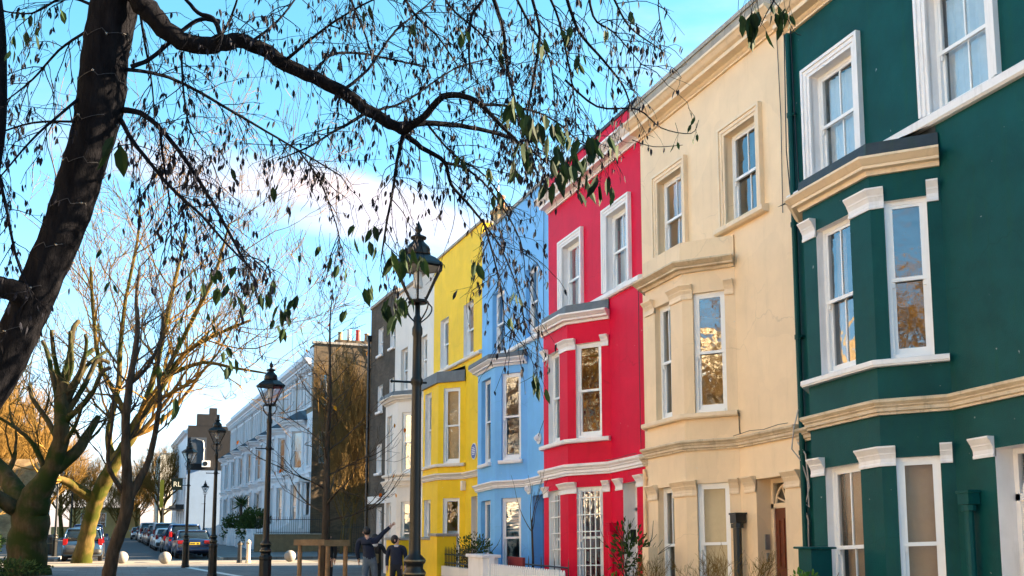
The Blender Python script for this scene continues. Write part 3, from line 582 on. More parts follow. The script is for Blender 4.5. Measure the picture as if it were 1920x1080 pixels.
slab('sun_toned_stone', [(-9, 49.2), (9.2, 49.2), (9.2, 55.2), (-9, 55.2)], .006, M['sun_toned_stone'])  # pale stone strip; part of its sunlit brightness is put into the colour
slab('road', [(-2.1, 55.2), (5.35, 55.2), (5.35, 152), (-2.1, 152)], .004, M['asphalt'])
slab('cross_road', [(11.1, 44), (80, 44), (80, 66), (11.1, 66)], .009, M['asphalt'])
slab('far_road', [(-120, 152), (120, 152), (120, 157.5), (-120, 157.5)], .008, M['sun_toned_stone'])
def kbox(name, x0, x1, y0, y1, z, m_):
    s = MB(); s.box(x0, x1, y0, y1, -.1, z); o = s.build(name, m_); o['kind'] = 'structure'; return o
kbox('pavement', 5.5, 12.2, 55.25, 151.9, .12, M['paving']); kbox('kerb', 5.35, 5.5, 55.25, 151.9, .125, M['kerb_stone'])
kbox('pavement', -9, -2.25, 55.25, 151.9, .12, M['paving']); kbox('kerb', -2.25, -2.1, 55.25, 151.9, .125, M['kerb_stone'])
P('cast_iron', (.03, .03, .032), .5, .3, 12, .4, 80)
for x, y, r_ in ((1.6, 52.6, .35), (-.6, 47.0, .3), (3.9, 50.9, .3), (.9, 61.0, .35), (2.6, 72.0, .35)):
    s = MB(); s.lathe([(r_, 0), (r_, .006), (r_*.9, .009), (.01, .009)], 20, (x, y, .006)); tag(s.build('manhole_cover', M['cast_iron']), None, None, None, 'structure')
# pale setts marking the shared surface
s = MB(); s.face([(3.0, 45.6, .010), (3.3, 45.6, .010), (4.4, 37, .010), (4.1, 37, .010)]); s.face([(1.6, 45.65, .010), (3.6, 45.65, .010), (3.6, 46.0, .010), (1.6, 46.0, .010)])
s.build('road_marking', M['road_paint'])['kind'] = 'structure'
s = MB()
for k in range(24):
    a0, a1 = R(40+k*5), R(45+k*5); c = (-2.3, 43.2)
    s.face([(c[0]+math.cos(a)*r_*1.5, c[1]+math.sin(a)*r_*1.6, .0105) for a, r_ in ((a0, 1.0), (a1, 1.0), (a1, 1.12), (a0, 1.12))])
s.build('road_marking', M['road_paint'])['kind'] = 'structure'

# ------------------------------------------------------------------ houses across the street (seen mirrored in the windows)
def wgrid(W, n, rows, w=1.0):
    return [((k+.5)*W/n-w/2, (k+.5)*W/n+w/2, a, b) for a, b in rows for k in range(n)]
ROWS = [(.9, 2.9), (4.2, 6.2), (7.3, 9.1)]
P('cream_stucco', (.80, .68, .48), .7, .1, 1.5, .2, 40); P('pale_stucco', (.80, .75, .64), .7, .08, 1.5, .2, 40)
for k, (y_, W_, H_, mm, lab) in enumerate(((-6, 7, 10.4, 'pale_stucco', 'pale stucco house across the street, mirrored in the green bay window'),
    (1.1, 6.5, 9.6, 'cream_stucco', 'cream stucco house across the street, mirrored in the cream bay'), (7.7, 7, 10.8, 'cream_stucco', 'tall cream house opposite the cream house'),
    (14.8, 6.6, 9.8, 'pale_stucco', 'pale stucco house opposite the red house'), (21.5, 7, 10.6, 'yellow_brick', 'yellow brick house opposite the blue house'),
    (28.6, 7, 9.8, 'cream_stucco', 'cream stucco house opposite the yellow house'), (35.7, 7, 10.6, 'yellow_brick', 'yellow brick house opposite the dark brick house'))):
    flat_house('street_house', lab, (-14, y_+W_, 0), math.pi, W_, H_, M[mm], M['white_trim'], wgrid(W_, 3, ROWS), 8, group='houses across the street', curtain=NC if k % 2 else None)
flat_house('street_house', 'unseen low brick building added behind the dark brick house to shade the street', (24, 51.2, 0), 0, 14.8, 7.4, M['yellow_brick'], M['white_trim'], wgrid(14.8, 4, ROWS[:2]), 11)  # unseen block added to shade the street beyond the sunlit strip

# ------------------------------------------------------------------ white terrace beyond the junction
P('stucco', (.74, .75, .78), .6, .06, 1.2, .15, 40, stain=(.45, .44, .43, .45)); P('slate', (.035, .045, .06), .5, .3, 6, .3, 30)
P('brown_brick', (.20, .135, .07), .9, .25, 3, .5, 60, stain=(.07, .05, .03, .5))
M['stock_brick'] = brick_mat('stock_brick', (.24, .165, .09), (.16, .105, .06), (.2, .17, .12))
XW, WW = 11.9, 6.1
def white_house(label, y0, first=False):
    root = thing('white_house', label, 'house', (XW, y0, 0), 0, 'white stucco terrace'); ua, ub = .004, WW-.004; D = .95; H = 12.35
    A, B, C, Dd = (2.2, 0), (3.1, D), (4.75, D), (5.65, 0)
    ww = [(.55, 1.35, 9.35, 11.3), (2.0, 2.75, 9.35, 11.3), (3.3, 4.05, 9.35, 11.3), (4.6, 5.35, 9.35, 11.3), (.5, 1.5, 5.5, 7.9)]
    dr = (.45, 1.55, 1.5, 4.4)
    s = MB(); pw = panel(s, (ua, 0), (ub, 0), -.2, 8.9, [(a-ua, b-ua, c, d) for a, b, c, d in ww[4:]] + [(dr[0]-ua, dr[1]-ua, dr[2], dr[3]), (2.35, 5.5, .4, 8.3)])
    s.face([(9, ua, -.2), (9, ub, -.2), (9, ub, 8.9), (9, ua, 8.9)]); s.face([(0, ub, -.2), (9, ub, -.2), (9, ub, H+.5), (0, ub, H+.5)])
    s.build('wall', M['stucco'], root)
    s = MB(); panel(s, (ua, 0), (ub, 0), 8.9, H, [(a-ua, b-ua, c, d) for a, b, c, d in ww[:4]]); s.build('brick_storey', M['stock_brick'], root)
    s = MB(); s.box(.3, 8.95, .02, WW-.02, H-.1, H); s.build('roof', M['roof_grey'], root)
    it = MB(); it.face([(2, .03, 0), (2, WW-.03, 0), (2, WW-.03, H), (2, .03, H)]); it.build('interior', M['interior'], root)
    for a, b, c, d in ww:
        sash(root, pw[0], pw[1], pw[2], a-ua, b-ua, c, d, .12, None, M['stucco'], M['frame_paint'], False, None)
        m = MB(); 
        for (p0, p1, q0, q1) in ((a-.17, a, c, d), (b, b+.17, c, d), (a-.17, b+.17, d, d+.2), (a-.22, b+.22, c-.14, c)): m.box(-.08, .01, p0, p1, q0, q1)
        if c > 9: m.tube([(-.06, a-.1, d+.2), (-.06, (a+b)/2, d+.42), (-.06, b+.1, d+.2)], .07, 5)
        m.build('architrave', M['stucco'], root)
    bw = MB(); f = ((1.5, 4.3), (5.3, 7.8)); la = math.hypot(B[0]-A[0], D)
    for (p, q, tt) in ((A, B, [(.22*la, .8*la)]), (B, C, [(.35, 1.3)]), (C, Dd, [])):
        r = panel(bw, p, q, -.2, 8.35, [(t0, t1, z0, z1) for t0, t1 in tt for z0, z1 in f])
        for t0, t1 in tt:
            for z0, z1 in f:
                sash(root, r[0], r[1], r[2], t0, t1, z0, z1, .12, None, M['stucco'], M['frame_paint'], False, None)
                m = MB(); m.T = lambda a, b, c: (-(r[0]+r[1]*a+r[2]*b).y, (r[0]+r[1]*a+r[2]*b).x, c)
                for x in (t0-.12, t1): m.box(x, x+.12, 0, .07, z0, z1)
                m.box(t0-.18, t1+.18, 0, .12, z1, z1+.2); m.box(t0-.16, t1+.16, 0, .1, z0-.1, z0); m.build('architrave', M['stucco'], root)
    bw.build('bay_wall', M['stucco'], root); bay = [A, B, C, Dd]
    for z_, nm in ((4.75, 'string_course'), (1.15, 'string_course')):
        m = MB(); m.sweep([(ua, 0), A, B, C, Dd, (ub, 0)], PR(.28, .2, 'string', z_)); m.build(nm, M['stucco'], root)
    m = MB(); m.sweep(bay, PR(.4, .45, 'bay', 8.1)); m.build('bay_cornice', M['stucco'], root)
    m = MB(); m.loft([[(-v, u, 8.52) for u, v in ((A[0]-.5, -.02), (B[0]-.2, D+.5), (C[0]+.2, D+.5), (Dd[0]+.4, -.02))], [(-v, u, 9.2) for u, v in ((A[0]+.3, -.02), (B[0]+.1, .3), (C[0]-.1, .3), (Dd[0]-.3, -.02))]]); m.build('bay_roof', M['slate'], root)
    m = MB(); m.sweep([(ua, 0), (ub, 0)], PR(.55, .6, 'cornice', 11.75)); 
    for k in range(9): m.box(-.34, -.02, .25+k*.66, .45+k*.66, 11.62, 11.9)
    m.build('cornice', M['stucco'], root)
    m = MB(); m.box(-.1, .3, ua, ub, 12.32, 13.0); m.build('parapet', M['stucco'], root)
    # porch steps with flank walls, door
    m = MB()
    for k in range(8): m.box(-2.9+k*.36, -.02, .5, 1.5, k*.18 if k else -.1, (k+1)*.18+.05)
    m.build('steps', M['stucco'], root)
    for x0 in (.28, 1.52):
        m = MB(); m.loft([[(-3.0, x0, -.1), (-3.0, x0+.16, -.1), (-3.0, x0+.16, 1.0), (-3.0, x0, 1.0)], [(-.02, x0, -.1), (-.02, x0+.16, -.1), (-.02, x0+.16, 2.4), (-.02, x0, 2.4)]]); m.build('stair_wall', M['stucco'], root)
    m = MB(); m.box(.3, .36, dr[0], dr[1], dr[2], dr[3]); m.build('door', M['dark_green_door'], root)
    for u in (.3, 1.7):
        m = MB(); m.lathe([(.15, 1.5), (.15, 1.6), (.12, 1.65), (.10, 4.2), (.15, 4.3), (.16, 4.4)], 10, (-.5, u, 0)); m.build('porch_column', M['stucco'], root)
    m = MB(); m.box(-.75, .0, .1, 1.9, 4.42, 4.7); m.build('porch_canopy', M['stucco'], root)
    return root
wnames = ['white stucco terrace house at the near end, against the brown brick gable', 'second white terrace house from the brown gable', 'third white terrace house from the brown gable', 'fourth white terrace house from the brown gable', 'fifth white terrace house from the brown gable',
          'sixth white terrace house from the brown gable', 'seventh white terrace house, next to last before the signed building', 'farthest white terrace house, next to the pale building with hanging sign']
w0 = white_house(wnames[0], 67.5)
for k in range(1, 8):
    c = copy_tree(w0); c.location.y = 67.5+WW*k; c['label'] = wnames[k]
# brown brick gable, its stack and pots belong to the near house
m = MB(); p_ = panel(m, (0, 0), (9.2, 0), -.2, 13.25, [(.45, .9, 9.3, 11.3), (.45, .9, 5.6, 7.6), (1.6, 2.0, 9.4, 11.0)])
for i, q in enumerate(m.v): m.v[i] = (q[1], q[0], q[2])
m.box(0, .35, .36, 1.6, 12.9, 13.25)
gb = m.build('gable_wall', M['gable_brick'], w0, loc=(0, -.02, 0))
for a, b, c, d in ((.45, .9, 9.3, 11.3), (.45, .9, 5.6, 7.6), (1.6, 2.0, 9.4, 11.0)):
    s = MB(); s.box(a, b, .1, .14, c, d); o = s.build('window', M['frame_paint'], w0); s = MB(); s.box(a+.06, b-.06, .085, .098, c+.06, (c+d)/2-.03); s.box(a+.06, b-.06, .085, .098, (c+d)/2+.03, d-.06); s.build('glass', M['glass'], o)
s = MB(); s.box(-.1, 9.3, -.1, .3, 13.26, 13.4); s.build('coping', M['coping_stone'], w0)
s = MB(); s.box(1.4, 3.9, .1, .8, 13.4, 13.62); ch = s.build('chimney', M['gable_brick'], w0)
for k, (mm, h) in enumerate((('yellow_brick', .55), ('pale_paint', .75), ('red_pot', .75), ('yellow_brick', .55))):
    s = MB(); s.lathe([(.17, 0), (.15, .1), (.13, h-.1), (.16, h-.08), (.16, h), (.1, h)], 12, (1.75+k*.58, .45, 13.62)); s.build('chimney_pot', M[mm], ch)

# far buildings
fb = flat_house('corner_building', 'pale blue white corner building with dark brick upper wall and a hanging sign', (7.9, 122, 0), 0, 26, 12.2, M['stucco'], M['stucco'], wgrid(26, 6, [(1, 3.2), (4.6, 6.8), (8.2, 10.2)], 1.1), 9)
P('pale_blue_render', (.20, .29, .43), .6, .06, 1, .1, 30)
s = MB(); s.box(-.01, 9, -.12, -.005, 0, 7.7); s.build('rendered_gable', M['pale_blue_render'], fb)
s = MB(); s.box(-.03, 9, -.14, -.003, 7.71, 12.6); s.box(.9, 3.3, -.16, .6, 12.6, 13.9); s.box(2.2, 3.0, -.16, .6, 13.9, 14.6); s.build('upper_gable', P('near_black_wall', (.008, .008, .010), .9, .3, 2, .3, 40), fb)  # upper gable in one very dark base colour
s = MB(); s.box(.3, 2.0, -.2, -.141, 8.4, 11.3); s.build('slate_panel', M['slate'], fb)
s = MB(); s.tube([(1.7, -.25, 8.2), (1.7, -.25, 9.6), (1.75, -.25, 10.0), (1.6, -.25, 10.9), (.9, -.25, 11.1)], .07, 6); s.build('flue_pipe', M['steel'], fb)
s = MB(); s.box(1.55, 2.45, -.5, -.142, 8.05, 8.75); ac = s.build('air_conditioner', M['frame_paint'], fb)
s = MB(); s.tube([(1.9, -.505, 8.4), (1.9, -.52, 8.4)], .26, 16); s.build('fan_grille', M['black_iron'], ac)
s = MB(); s.sweep([(0, 0), (26, 0)], PR(.5, .5, 'cornice', 11.6)); s.build('cornice', M['stucco'], fb)
s = MB(); s.box(-1.6, -.01, 2, 16, 3.5, 3.62); s.box(-.9, -.02, 2, 16, 3.63, 4.0); s.build('shop_canopy', M['black_iron'], fb)
sg = thing('hanging_sign', 'square dark green hanging sign with pale letters on the pale corner building', 'sign', (6.95, 121.6, 5.5))
s = MB(); s.box(-.58, .58, -.04, .04, 0, 1.25); s.build('sign_board', mat('sign_green', (.006, .012, .012), .8, spec=.05), sg)
s = MB(); s.box(-.62, .95, -.03, .03, 1.26, 1.32); s.build('bracket', M['black_iron'], sg)
def text(body, size, loc, rx, m_, parent, name='lettering', rz=0):
    cu = bpy.data.curves.new(name, 'FONT'); cu.body = body; cu.size = size; cu.extrude = .004; cu.align_x = 'CENTER'
    o = bpy.data.objects.new('tmp', cu); COL.objects.link(o); dg = bpy.context.evaluated_depsgraph_get(); me = bpy.data.meshes.new_from_object(o.evaluated_get(dg))
    bpy.data.objects.remove(o); me.materials.clear(); me.materials.append(m_); o = bpy.data.objects.new(name, me); COL.objects.link(o)
    o.location = loc; o.rotation_euler = (rx, 0, rz)
    if parent: o.parent = parent
    return o
text('RL', .75, (0, -.047, .38), R(90), mat('sign_letter', (.6, .6, .5), .5), sg)
flat_house('street_house', 'sunlit beige building at the far end of the street behind the hanging sign', (15.3, 150, 0), R(90), 9, 11.2, M['pale_stucco'], M['pale_stucco'], wgrid(9, 2, ROWS), 14)
P('ochre_wall', (.50, .33, .13), .8, .1, 1, .2, 30)
s = MB(); s.box(-7, 6, 158, 158.4, 0, 1.5); tag(s.build('garden_wall', M['ochre_wall']), 'low sunlit ochre wall closing the far end of the street', 'wall')
flat_house('street_house', 'low sunlit house beyond the ochre wall at the end of the street', (4.5, 164, 0), R(90), 9.5, 4.1, M['ochre_wall'], M['white_trim'], [(2.2, 3.2, 1.6, 3.4), (4.6, 6.0, .8, 3.5), (7, 8, 1.6, 3.4)], 8)
vl = flat_house('villa', 'villa with white corner columns behind the trees at left', (-5.6, 112, 0), math.pi, 14, 7.2, M['yellow_brick'], M['white_trim'], wgrid(14, 4, ROWS[:2]), 10)
for k in range(3):
    s = MB(); s.lathe([(.34, 0), (.34, .25), (.26, .3), (.22, 4.6), (.32, 4.75), (.34, 5.0)], 14, (-.7+.0*k, 14.3+k*.0-.2-k*1.6, 0)); s.build('column', M['white_trim'], vl)
s = MB(); s.box(-1.2, -.02, 10.4, 14.6, 5.0, 5.6); s.build('porch_canopy', M['white_trim'], vl)
# ------------------------------------------------------------------ street lamps
P('lamp_iron', (.0022, .003, .0036), .42, .4, 6, .1, 40, spec=.3); P('lamp_band', (.10, .075, .04), .4, .1, 6)
M['lamp_glass'] = glass_mat('lamp_glass', (.86, .88, .9), 1.45, .0, .05, .08)
P('lantern_white', (.7, .7, .7), .6)
def street_lamp(label, loc, sc=1.0, rz=0):
    root = thing('street_lamp', label, 'street lamp', loc, rz, 'Victorian street lamps'); root.scale = (sc, sc, sc)
    s = MB(); s.lathe([(0.164, 0), (0.164, .10), (0.144, .13), (0.136, .95), (0.148, .98), (0.148, 1.03), (0.117, 1.06), (0.113, 1.10)], 8); s.build('pedestal', M['lamp_iron'], root, bevel=.006)
    s = MB(); s.lathe([(0.098, 1.10), (0.125, 1.13), (0.129, 1.17), (0.098, 1.21), (0.101, 1.25), (0.125, 1.28), (0.121, 1.32), (0.070, 1.37), (0.068, 1.43), (0.063, 2.2), (0.056, 3.3), (0.055, 3.32), (0.072, 3.35), (0.072, 3.39), (0.055, 3.42), (0.050, 3.9), (0.062, 3.93), (0.062, 4.0), (0.045, 4.04), (0.050, 4.12), (0.030, 4.16), (0.030, 4.32)], 20)
    s.build('post', M['lamp_iron'], root, smooth=True)
    s = MB(); s.lathe([(.131, 1.145), (.133, 1.155), (.131, 1.165)], 20); s.lathe([(.127, 1.29), (.129, 1.30), (.127, 1.31)], 20); s.build('gilt_band', M['lamp_band'], root)
    s = MB(); s.tube([(-.30, 0, 3.36), (.12, 0, 3.36)], .013, 8); s.lathe([(.005, -.02), (.022, 0), (.005, .02)], 8, (-.30, 0, 3.36)); s.build('ladder_bar', M['lamp_iron'], root)
    n = 6; z0, z1, r0, r1 = 4.33, 4.73, .10, .305
    for k in range(4):
        a = R(90*k+20); pts = []
        for q in range(9):
            tt = q/8; rr = .05+.16*math.sin(tt*math.pi*.72)+(.0 if tt < .8 else -.03); pts.append((math.cos(a)*rr, math.sin(a)*rr, 4.08+.27*tt))
        s = MB(); s.tube(pts, .009, 5); s.build('bracket', M['lamp_iron'], root)
    s = MB(); hexp = lambda r, z: [(r*math.cos(R(60*j+15)), r*math.sin(R(60*j+15)), z) for j in range(6)]
    for a, b in zip(hexp(r0, z0), hexp(r1, z1)): s.tube([a, b], .012, 5)
    h1, h0 = hexp(r1, z1), hexp(r0, z0)
    for j in range(6): s.tube([h1[j], h1[(j+1) % 6]], .014, 5); s.tube([h0[j], h0[(j+1) % 6]], .014, 5)
    s.lathe([(.11, z0-.03), (.12, z0-.015), (.1, z0)], 12); ln = s.build('lantern', M['lamp_iron'], root)
    for j in range(6):
        s = MB(); s.face([h0[j], h0[(j+1) % 6], h1[(j+1) % 6], h1[j]]); s.build('lantern_pane', M['lamp_glass'], ln)
    s = MB(); s.lathe([(.055, z0+.16), (.06, z0+.2), (.05, z0+.34), (.02, z0+.36)], 10); s.build('bulb', M['lantern_white'], ln, smooth=True)
    s = MB(); s.loft([hexp(.335, z1+.005), hexp(.33, z1+.03), hexp(.23, z1+.11), hexp(.15, z1+.15)]); s.build('lantern_roof', M['lamp_iron'], root)
    s = MB(); s.lathe([(.145, z1+.14), (.15, z1+.17), (.14, z1+.2), (.145, z1+.22), (.13, z1+.26), (.07, z1+.32), (.06, z1+.345), (.095, z1+.355), (.098, z1+.375), (.06, z1+.395), (.03, z1+.405), (.022, z1+.43), (.042, z1+.455), (.045, z1+.475), (.02, z1+.53), (.002, z1+.58)], 16)
    s.build('finial', M['lamp_iron'], root, smooth=True)
    return root
l0 = street_lamp('tall black street lamp nearest the camera, in front of the yellow house', (3.32, 11.98, 0), 1.0)
LP = [((3.24, 23.7, 0), 1.0, 'black street lamp in front of the white terrace, second from the camera'), ((3.34, 37.0, 0), 1.02, 'black street lamp just right of the parked cars, third from the camera'),
      ((3.05, 45.6, 0), .985, 'black street lamp at the end of the parked cars on the right'), ((-2.45, 60.2, 0), .93, 'black street lamp among the tree trunks at left'),
      ((7.5, 92, 0.1), 1.0, 'distant black street lamp before the pale blue gable wall'), ((-2.6, 90, .1), 1.0, 'distant black street lamp behind the sunlit plane trunk'), ((5.6, 122, .1), 1.0, 'farthest black street lamp left of the hanging sign')]
for lc, sc, lb in LP:
    c = copy_tree(l0); c.location = lc; c.scale = (sc,)*3; c['label'] = lb; c.rotation_euler.z = rng.random()
# sphere bollards
P('sphere_stone', (.24, .225, .205), .7, .12, 6, .25, 60, stain=(.25, .22, .19, .4))
for (x, y), lb in zip(((.71, 51.6), (2.49, 50.3), (8.13, 51.2), (-5.35, 50.5)), ('sunlit round stone bollard by the slim forked trunk', 'round stone bollard in front of the dark saloon car', 'round stone bollard before the brown brick wall', 'round stone bollard half hidden by the thick left trunk')):
    s = MB(); s.lathe([(.02, -.265)] + [(.27*math.cos(R(a)), .27*math.sin(R(a))) for a in range(-75, 90, 10)] + [(.005, .27)], 28); o = s.build('sphere_bollard', M['sphere_stone'], smooth=True, loc=(x, y, .27)); tag(o, lb, 'bollard', 'stone sphere bollards')
for x, y, mm, lb, h in ((5.75, 50.6, 'black_iron', 'black cylindrical bollard beside the pale post', 1.0), (6.1, 50.3, 'cream_paint', 'pale slender post catching the sun beside the black bollard', 1.05)):
    r_ = thing('bollard', lb, 'bollard', (x, y, 0)); s = MB(); s.lathe([(.13, 0), (.13, .1), (.10, .13), (.09, h-.2), (.11, h-.18), (.11, h-.12), (.08, h-.06), (.03, h)], 14); s.build('shaft', M[mm], r_, smooth=False)
    s = MB(); s.lathe([(.115, h-.17), (.115, h-.13)], 14); s.build('collar', M['lamp_band'], r_)

# ------------------------------------------------------------------ parked cars
P('tyre', (.012, .012, .013), .85); P('rim', (.35, .36, .38), .3, .05, 5, metal=.8); P('tail_red', (.26, .005, .006), .25, .1, 8); P('plate_yellow', (.75, .50, .03), .4, .03, 8); P('plate_ink', (.02, .02, .02), .5)
P('bumper_black', (.015, .016, .018), .6); P('headlight', (.6, .62, .65), .12); P('car_glass', (.012, .018, .022), .04, .1, 2, spec=1.0)
def carpaint(n, c, met=.35): return mat(n, c, .28, .04, 3, spec=.6, metal=met, coat=.8)
CP = dict(navy=carpaint('car_navy', (.008, .018, .06)), blue=carpaint('car_blue', (.012, .05, .16)), silver=carpaint('car_silver', (.34, .37, .42)), white=carpaint('car_white', (.72, .73, .75), 0), grey=carpaint('car_grey', (.09, .10, .12)), black=carpaint('car_black', (.008, .009, .011)), teal=carpaint('car_teal', (.025, .07, .14)), red=carpaint('car_red', (.28, .008, .01), .2))
def rr_(hw, y0, y1, z, r=.22, n=4):
    """rounded rectangle in plan"""
    out = []
    for cx, cy, a0 in ((hw-r, y1-r, 0), (-hw+r, y1-r, 90), (-hw+r, y0+r, 180), (hw-r, y0+r, 270)):
        for k in range(n+1): a = R(a0+90*k/n); out.append((cx+r*math.cos(a), cy+r*math.sin(a), z))
    return out
def car(label, x, y, kind, paint, W=1.78, L=4.4, H=1.45, rz=0, roofbox=None):
    root = thing('parked_car', label, 'car', (x, y, .02), rz, 'parked cars'); hw = W/2
    belt = {'saloon': .93, 'hatch': .95, 'suv': 1.05, 'van': 1.1}[kind]
    def sec(yy, w, zb, zt, crown=.03):
        return [(-w*.9, yy, zb), (-w, yy, zb+.1), (-w, yy, zb+.32), (-w*.985, yy, (zb+zt)/2+.1), (-w*.95, yy, zt-.04), (-w*.84, yy, zt), (0, yy, zt+crown), (w*.84, yy, zt), (w*.95, yy, zt-.04), (w*.985, yy, (zb+zt)/2+.1), (w, yy, zb+.32), (w, yy, zb+.1), (w*.9, yy, zb)]
    s = MB()
    bt = belt if kind != 'saloon' else .98
    prof = [(0, .86, .38, bt-.14), (.06, .94, .30, bt-.05), (.22, .985, .24, bt), (1.0, 1, .22, belt+.01), (L*.5, 1, .22, belt), (L-1.25, 1, .22, belt-.03), (L-.7, .98, .22, belt-.1), (L-.22, .94, .25, belt-.2), (L-.04, .86, .32, belt-.3), (L, .76, .4, belt-.36)]
    s.loft([sec(yy, hw*w_, zb, zt) for yy, w_, zb, zt in prof]); s.build('body', paint, root, smooth=True)
    if kind == 'saloon': yb, yt = (.62, L-1.15), (1.25, L-1.95)
    elif kind == 'hatch': yb, yt = (.12, L-1.05), (.5, L-1.9)
    else: yb, yt = (.06, L-1.0), (.32, L-1.8)
    s = MB(); s.loft([rr_(hw*.93, yb[0], yb[1], belt-.04), rr_(hw*.88, yb[0]*.55+yt[0]*.45, yb[1]*.55+yt[1]*.45, belt+(H-belt)*.5), rr_(hw*.77, yt[0], yt[1], H-.05)]); s.build('windows', M['car_glass'], root, smooth=True)
    s = MB(); s.loft([rr_(hw*.80, yt[0]-.06, yt[1]+.06, H-.085), rr_(hw*.81, yt[0]-.07, yt[1]+.07, H-.05), rr_(hw*.72, yt[0]+.02, yt[1]-.05, H-.008), rr_(hw*.4, yt[0]+.35, yt[1]-.3, H+.012)]); s.build('roof', paint, root, smooth=True)
    for sx in (-1, 1):
        for ya, yc in ((yb[0]+.07, yt[0]+.03), (yb[1]-.09, yt[1]-.03), ((yb[0]+yb[1])/2-.1, (yt[0]+yt[1])/2-.1), (yb[0]+.8, yt[0]+.55)):
            s = MB(); s.tube([(sx*hw*.925, ya, belt-.03), (sx*hw*.872, (ya*.55+yc*.45), belt+(H-belt)*.5), (sx*hw*.775, yc, H-.06)], .035, 6); s.build('pillar', paint, root, smooth=True)
    for wy in (.78, L-.85):
        for sx in (-1, 1):
            s = MB(); s.tube([(sx*(hw-.20), wy, .31), (sx*(hw-.17), wy, .31), (sx*(hw-.03), wy, .31), (sx*(hw+.005), wy, .31)], [.29, .315, .315, .29], 20); wh = s.build('wheel', M['tyre'], root)
            s = MB(); s.tube([(sx*(hw-.02), wy, .31), (sx*(hw+.012), wy, .31)], [.2, .17], 16); s.build('rim', M['rim'], wh)
            s = MB(); s.tube([(sx*(hw-.02), wy+.35*math.cos(R(a)), .31+.35*math.sin(R(a))) for a in range(0, 181, 20)], .035, 6); s.build('wheel_arch', M['bumper_black'], root)
    s = MB(); s.loft([rr_(hw*.93, -.06, .5, .33, .2), rr_(hw*.96, -.09, .5, .42, .2), rr_(hw*.95, -.07, .5, .56, .2)]); s.build('bumper', paint if kind == 'saloon' else M['bumper_black'], root, smooth=True)
    for sx in (-1, 1):
        s = MB()
        if kind == 'saloon': s.box(min(sx*hw*.5, sx*hw*.93), max(sx*hw*.5, sx*hw*.93), -.02, .12, bt-.24, bt-.07)
        elif kind == 'hatch': s.box(min(sx*hw*.74, sx*hw*.97), max(sx*hw*.74, sx*hw*.97), .0, .16, belt-.2, belt+.1)
        else: s.box(min(sx*hw*.80, sx*hw*.965), max(sx*hw*.80, sx*hw*.965), .0, .14, belt-.25, belt+.28)
        s.build('tail_light', M['tail_red'], root, bevel=.02)
        s = MB(); s.box(min(sx*hw*.5, sx*hw*.9), max(sx*hw*.5, sx*hw*.9), L-.16, L-.02, belt-.42, belt-.27); s.build('headlight', M['headlight'], root, bevel=.02)
        s = MB(); s.box(min(sx*(hw+.02), sx*(hw+.2)), max(sx*(hw+.02), sx*(hw+.2)), L-1.62, L-1.54, belt, belt+.13); s.build('wing_mirror', paint, root, bevel=.02)
    s = MB(); pz = .70; s.box(-.26, .26, -.035, .005, pz, pz+.12); pl = s.build('number_plate', M['plate_yellow'], root)
    s = MB()
    for k in range(7):
        if k == 4: continue
        s.box(-.215+k*.062, -.175+k*.062, -.038, -.0355, pz+.025, pz+.095)
    s.build('plate_characters', M['plate_ink'], pl)
    if roofbox: s = MB(); s.loft([rr_(.34, .9, 2.6, H+.05, .2), rr_(.40, .8, 2.7, H+.2, .25), rr_(.32, .9, 2.55, H+.42, .25)]); s.build('roof_box', roofbox, root, smooth=True)
    return root
xr = 4.25
for a in (('dark navy saloon car with yellow rear plate parked nearest on the right', xr, 57.2, 'saloon', 'navy', 1.82, 4.6, 1.43), ('tall dark blue estate car parked just ahead of the navy saloon', xr-.1, 62.6, 'suv', 'blue', 1.86, 4.6, 1.75),
          ('dark grey hatchback parked ahead of the dark blue estate', xr-.15, 68.6, 'hatch', 'grey', 1.74, 4.0, 1.45), ('small white hatchback in the right hand row', xr-.35, 75.2, 'hatch', 'white', 1.7, 3.8, 1.48),
          ('silver people carrier parked ahead of the small white hatchback', xr-.25, 80.6, 'van', 'silver', 1.85, 4.6, 1.85), ('black hatchback in the middle of the right hand row', xr-.1, 87, 'hatch', 'black', 1.74, 4.1, 1.46),
          ('grey tall car in the middle of the right hand row', xr-.2, 93, 'suv', 'grey', 1.84, 4.5, 1.72), ('blue hatchback toward the far end of the right row', xr-.2, 99.5, 'hatch', 'blue', 1.74, 4.1, 1.46), ('navy hatchback toward the far end of the right row', xr-.2, 105.5, 'hatch', 'navy', 1.74, 4.1, 1.5),
          ('white van near the far end of the right row', xr-.25, 112, 'van', 'white', 1.9, 4.9, 1.95), ('teal grey car near the far end of the right row', xr-.2, 120, 'hatch', 'teal', 1.74, 4.2, 1.46), ('black car last in the right hand row', xr-.2, 128, 'suv', 'black', 1.8, 4.4, 1.6), ('silver car at the far corner of the street', xr-.6, 136, 'hatch', 'silver', 1.74, 4.2, 1.46),
          ('teal grey hatchback with red tail lights behind the sunlit plane trunk', -1.02, 54.6, 'hatch', 'teal', 1.80, 4.1, 1.55), ('navy hatchback parked ahead of the teal one on the left', -.95, 60.6, 'hatch', 'navy', 1.78, 4.2, 1.6)):
    car(a[0], a[1], a[2], a[3], CP[a[4]], *a[5:])
car('blue tall car carrying a red roof box on the left', -1.0, 67, 'suv', CP['blue'], 1.84, 4.6, 1.75, 0, CP['red'])

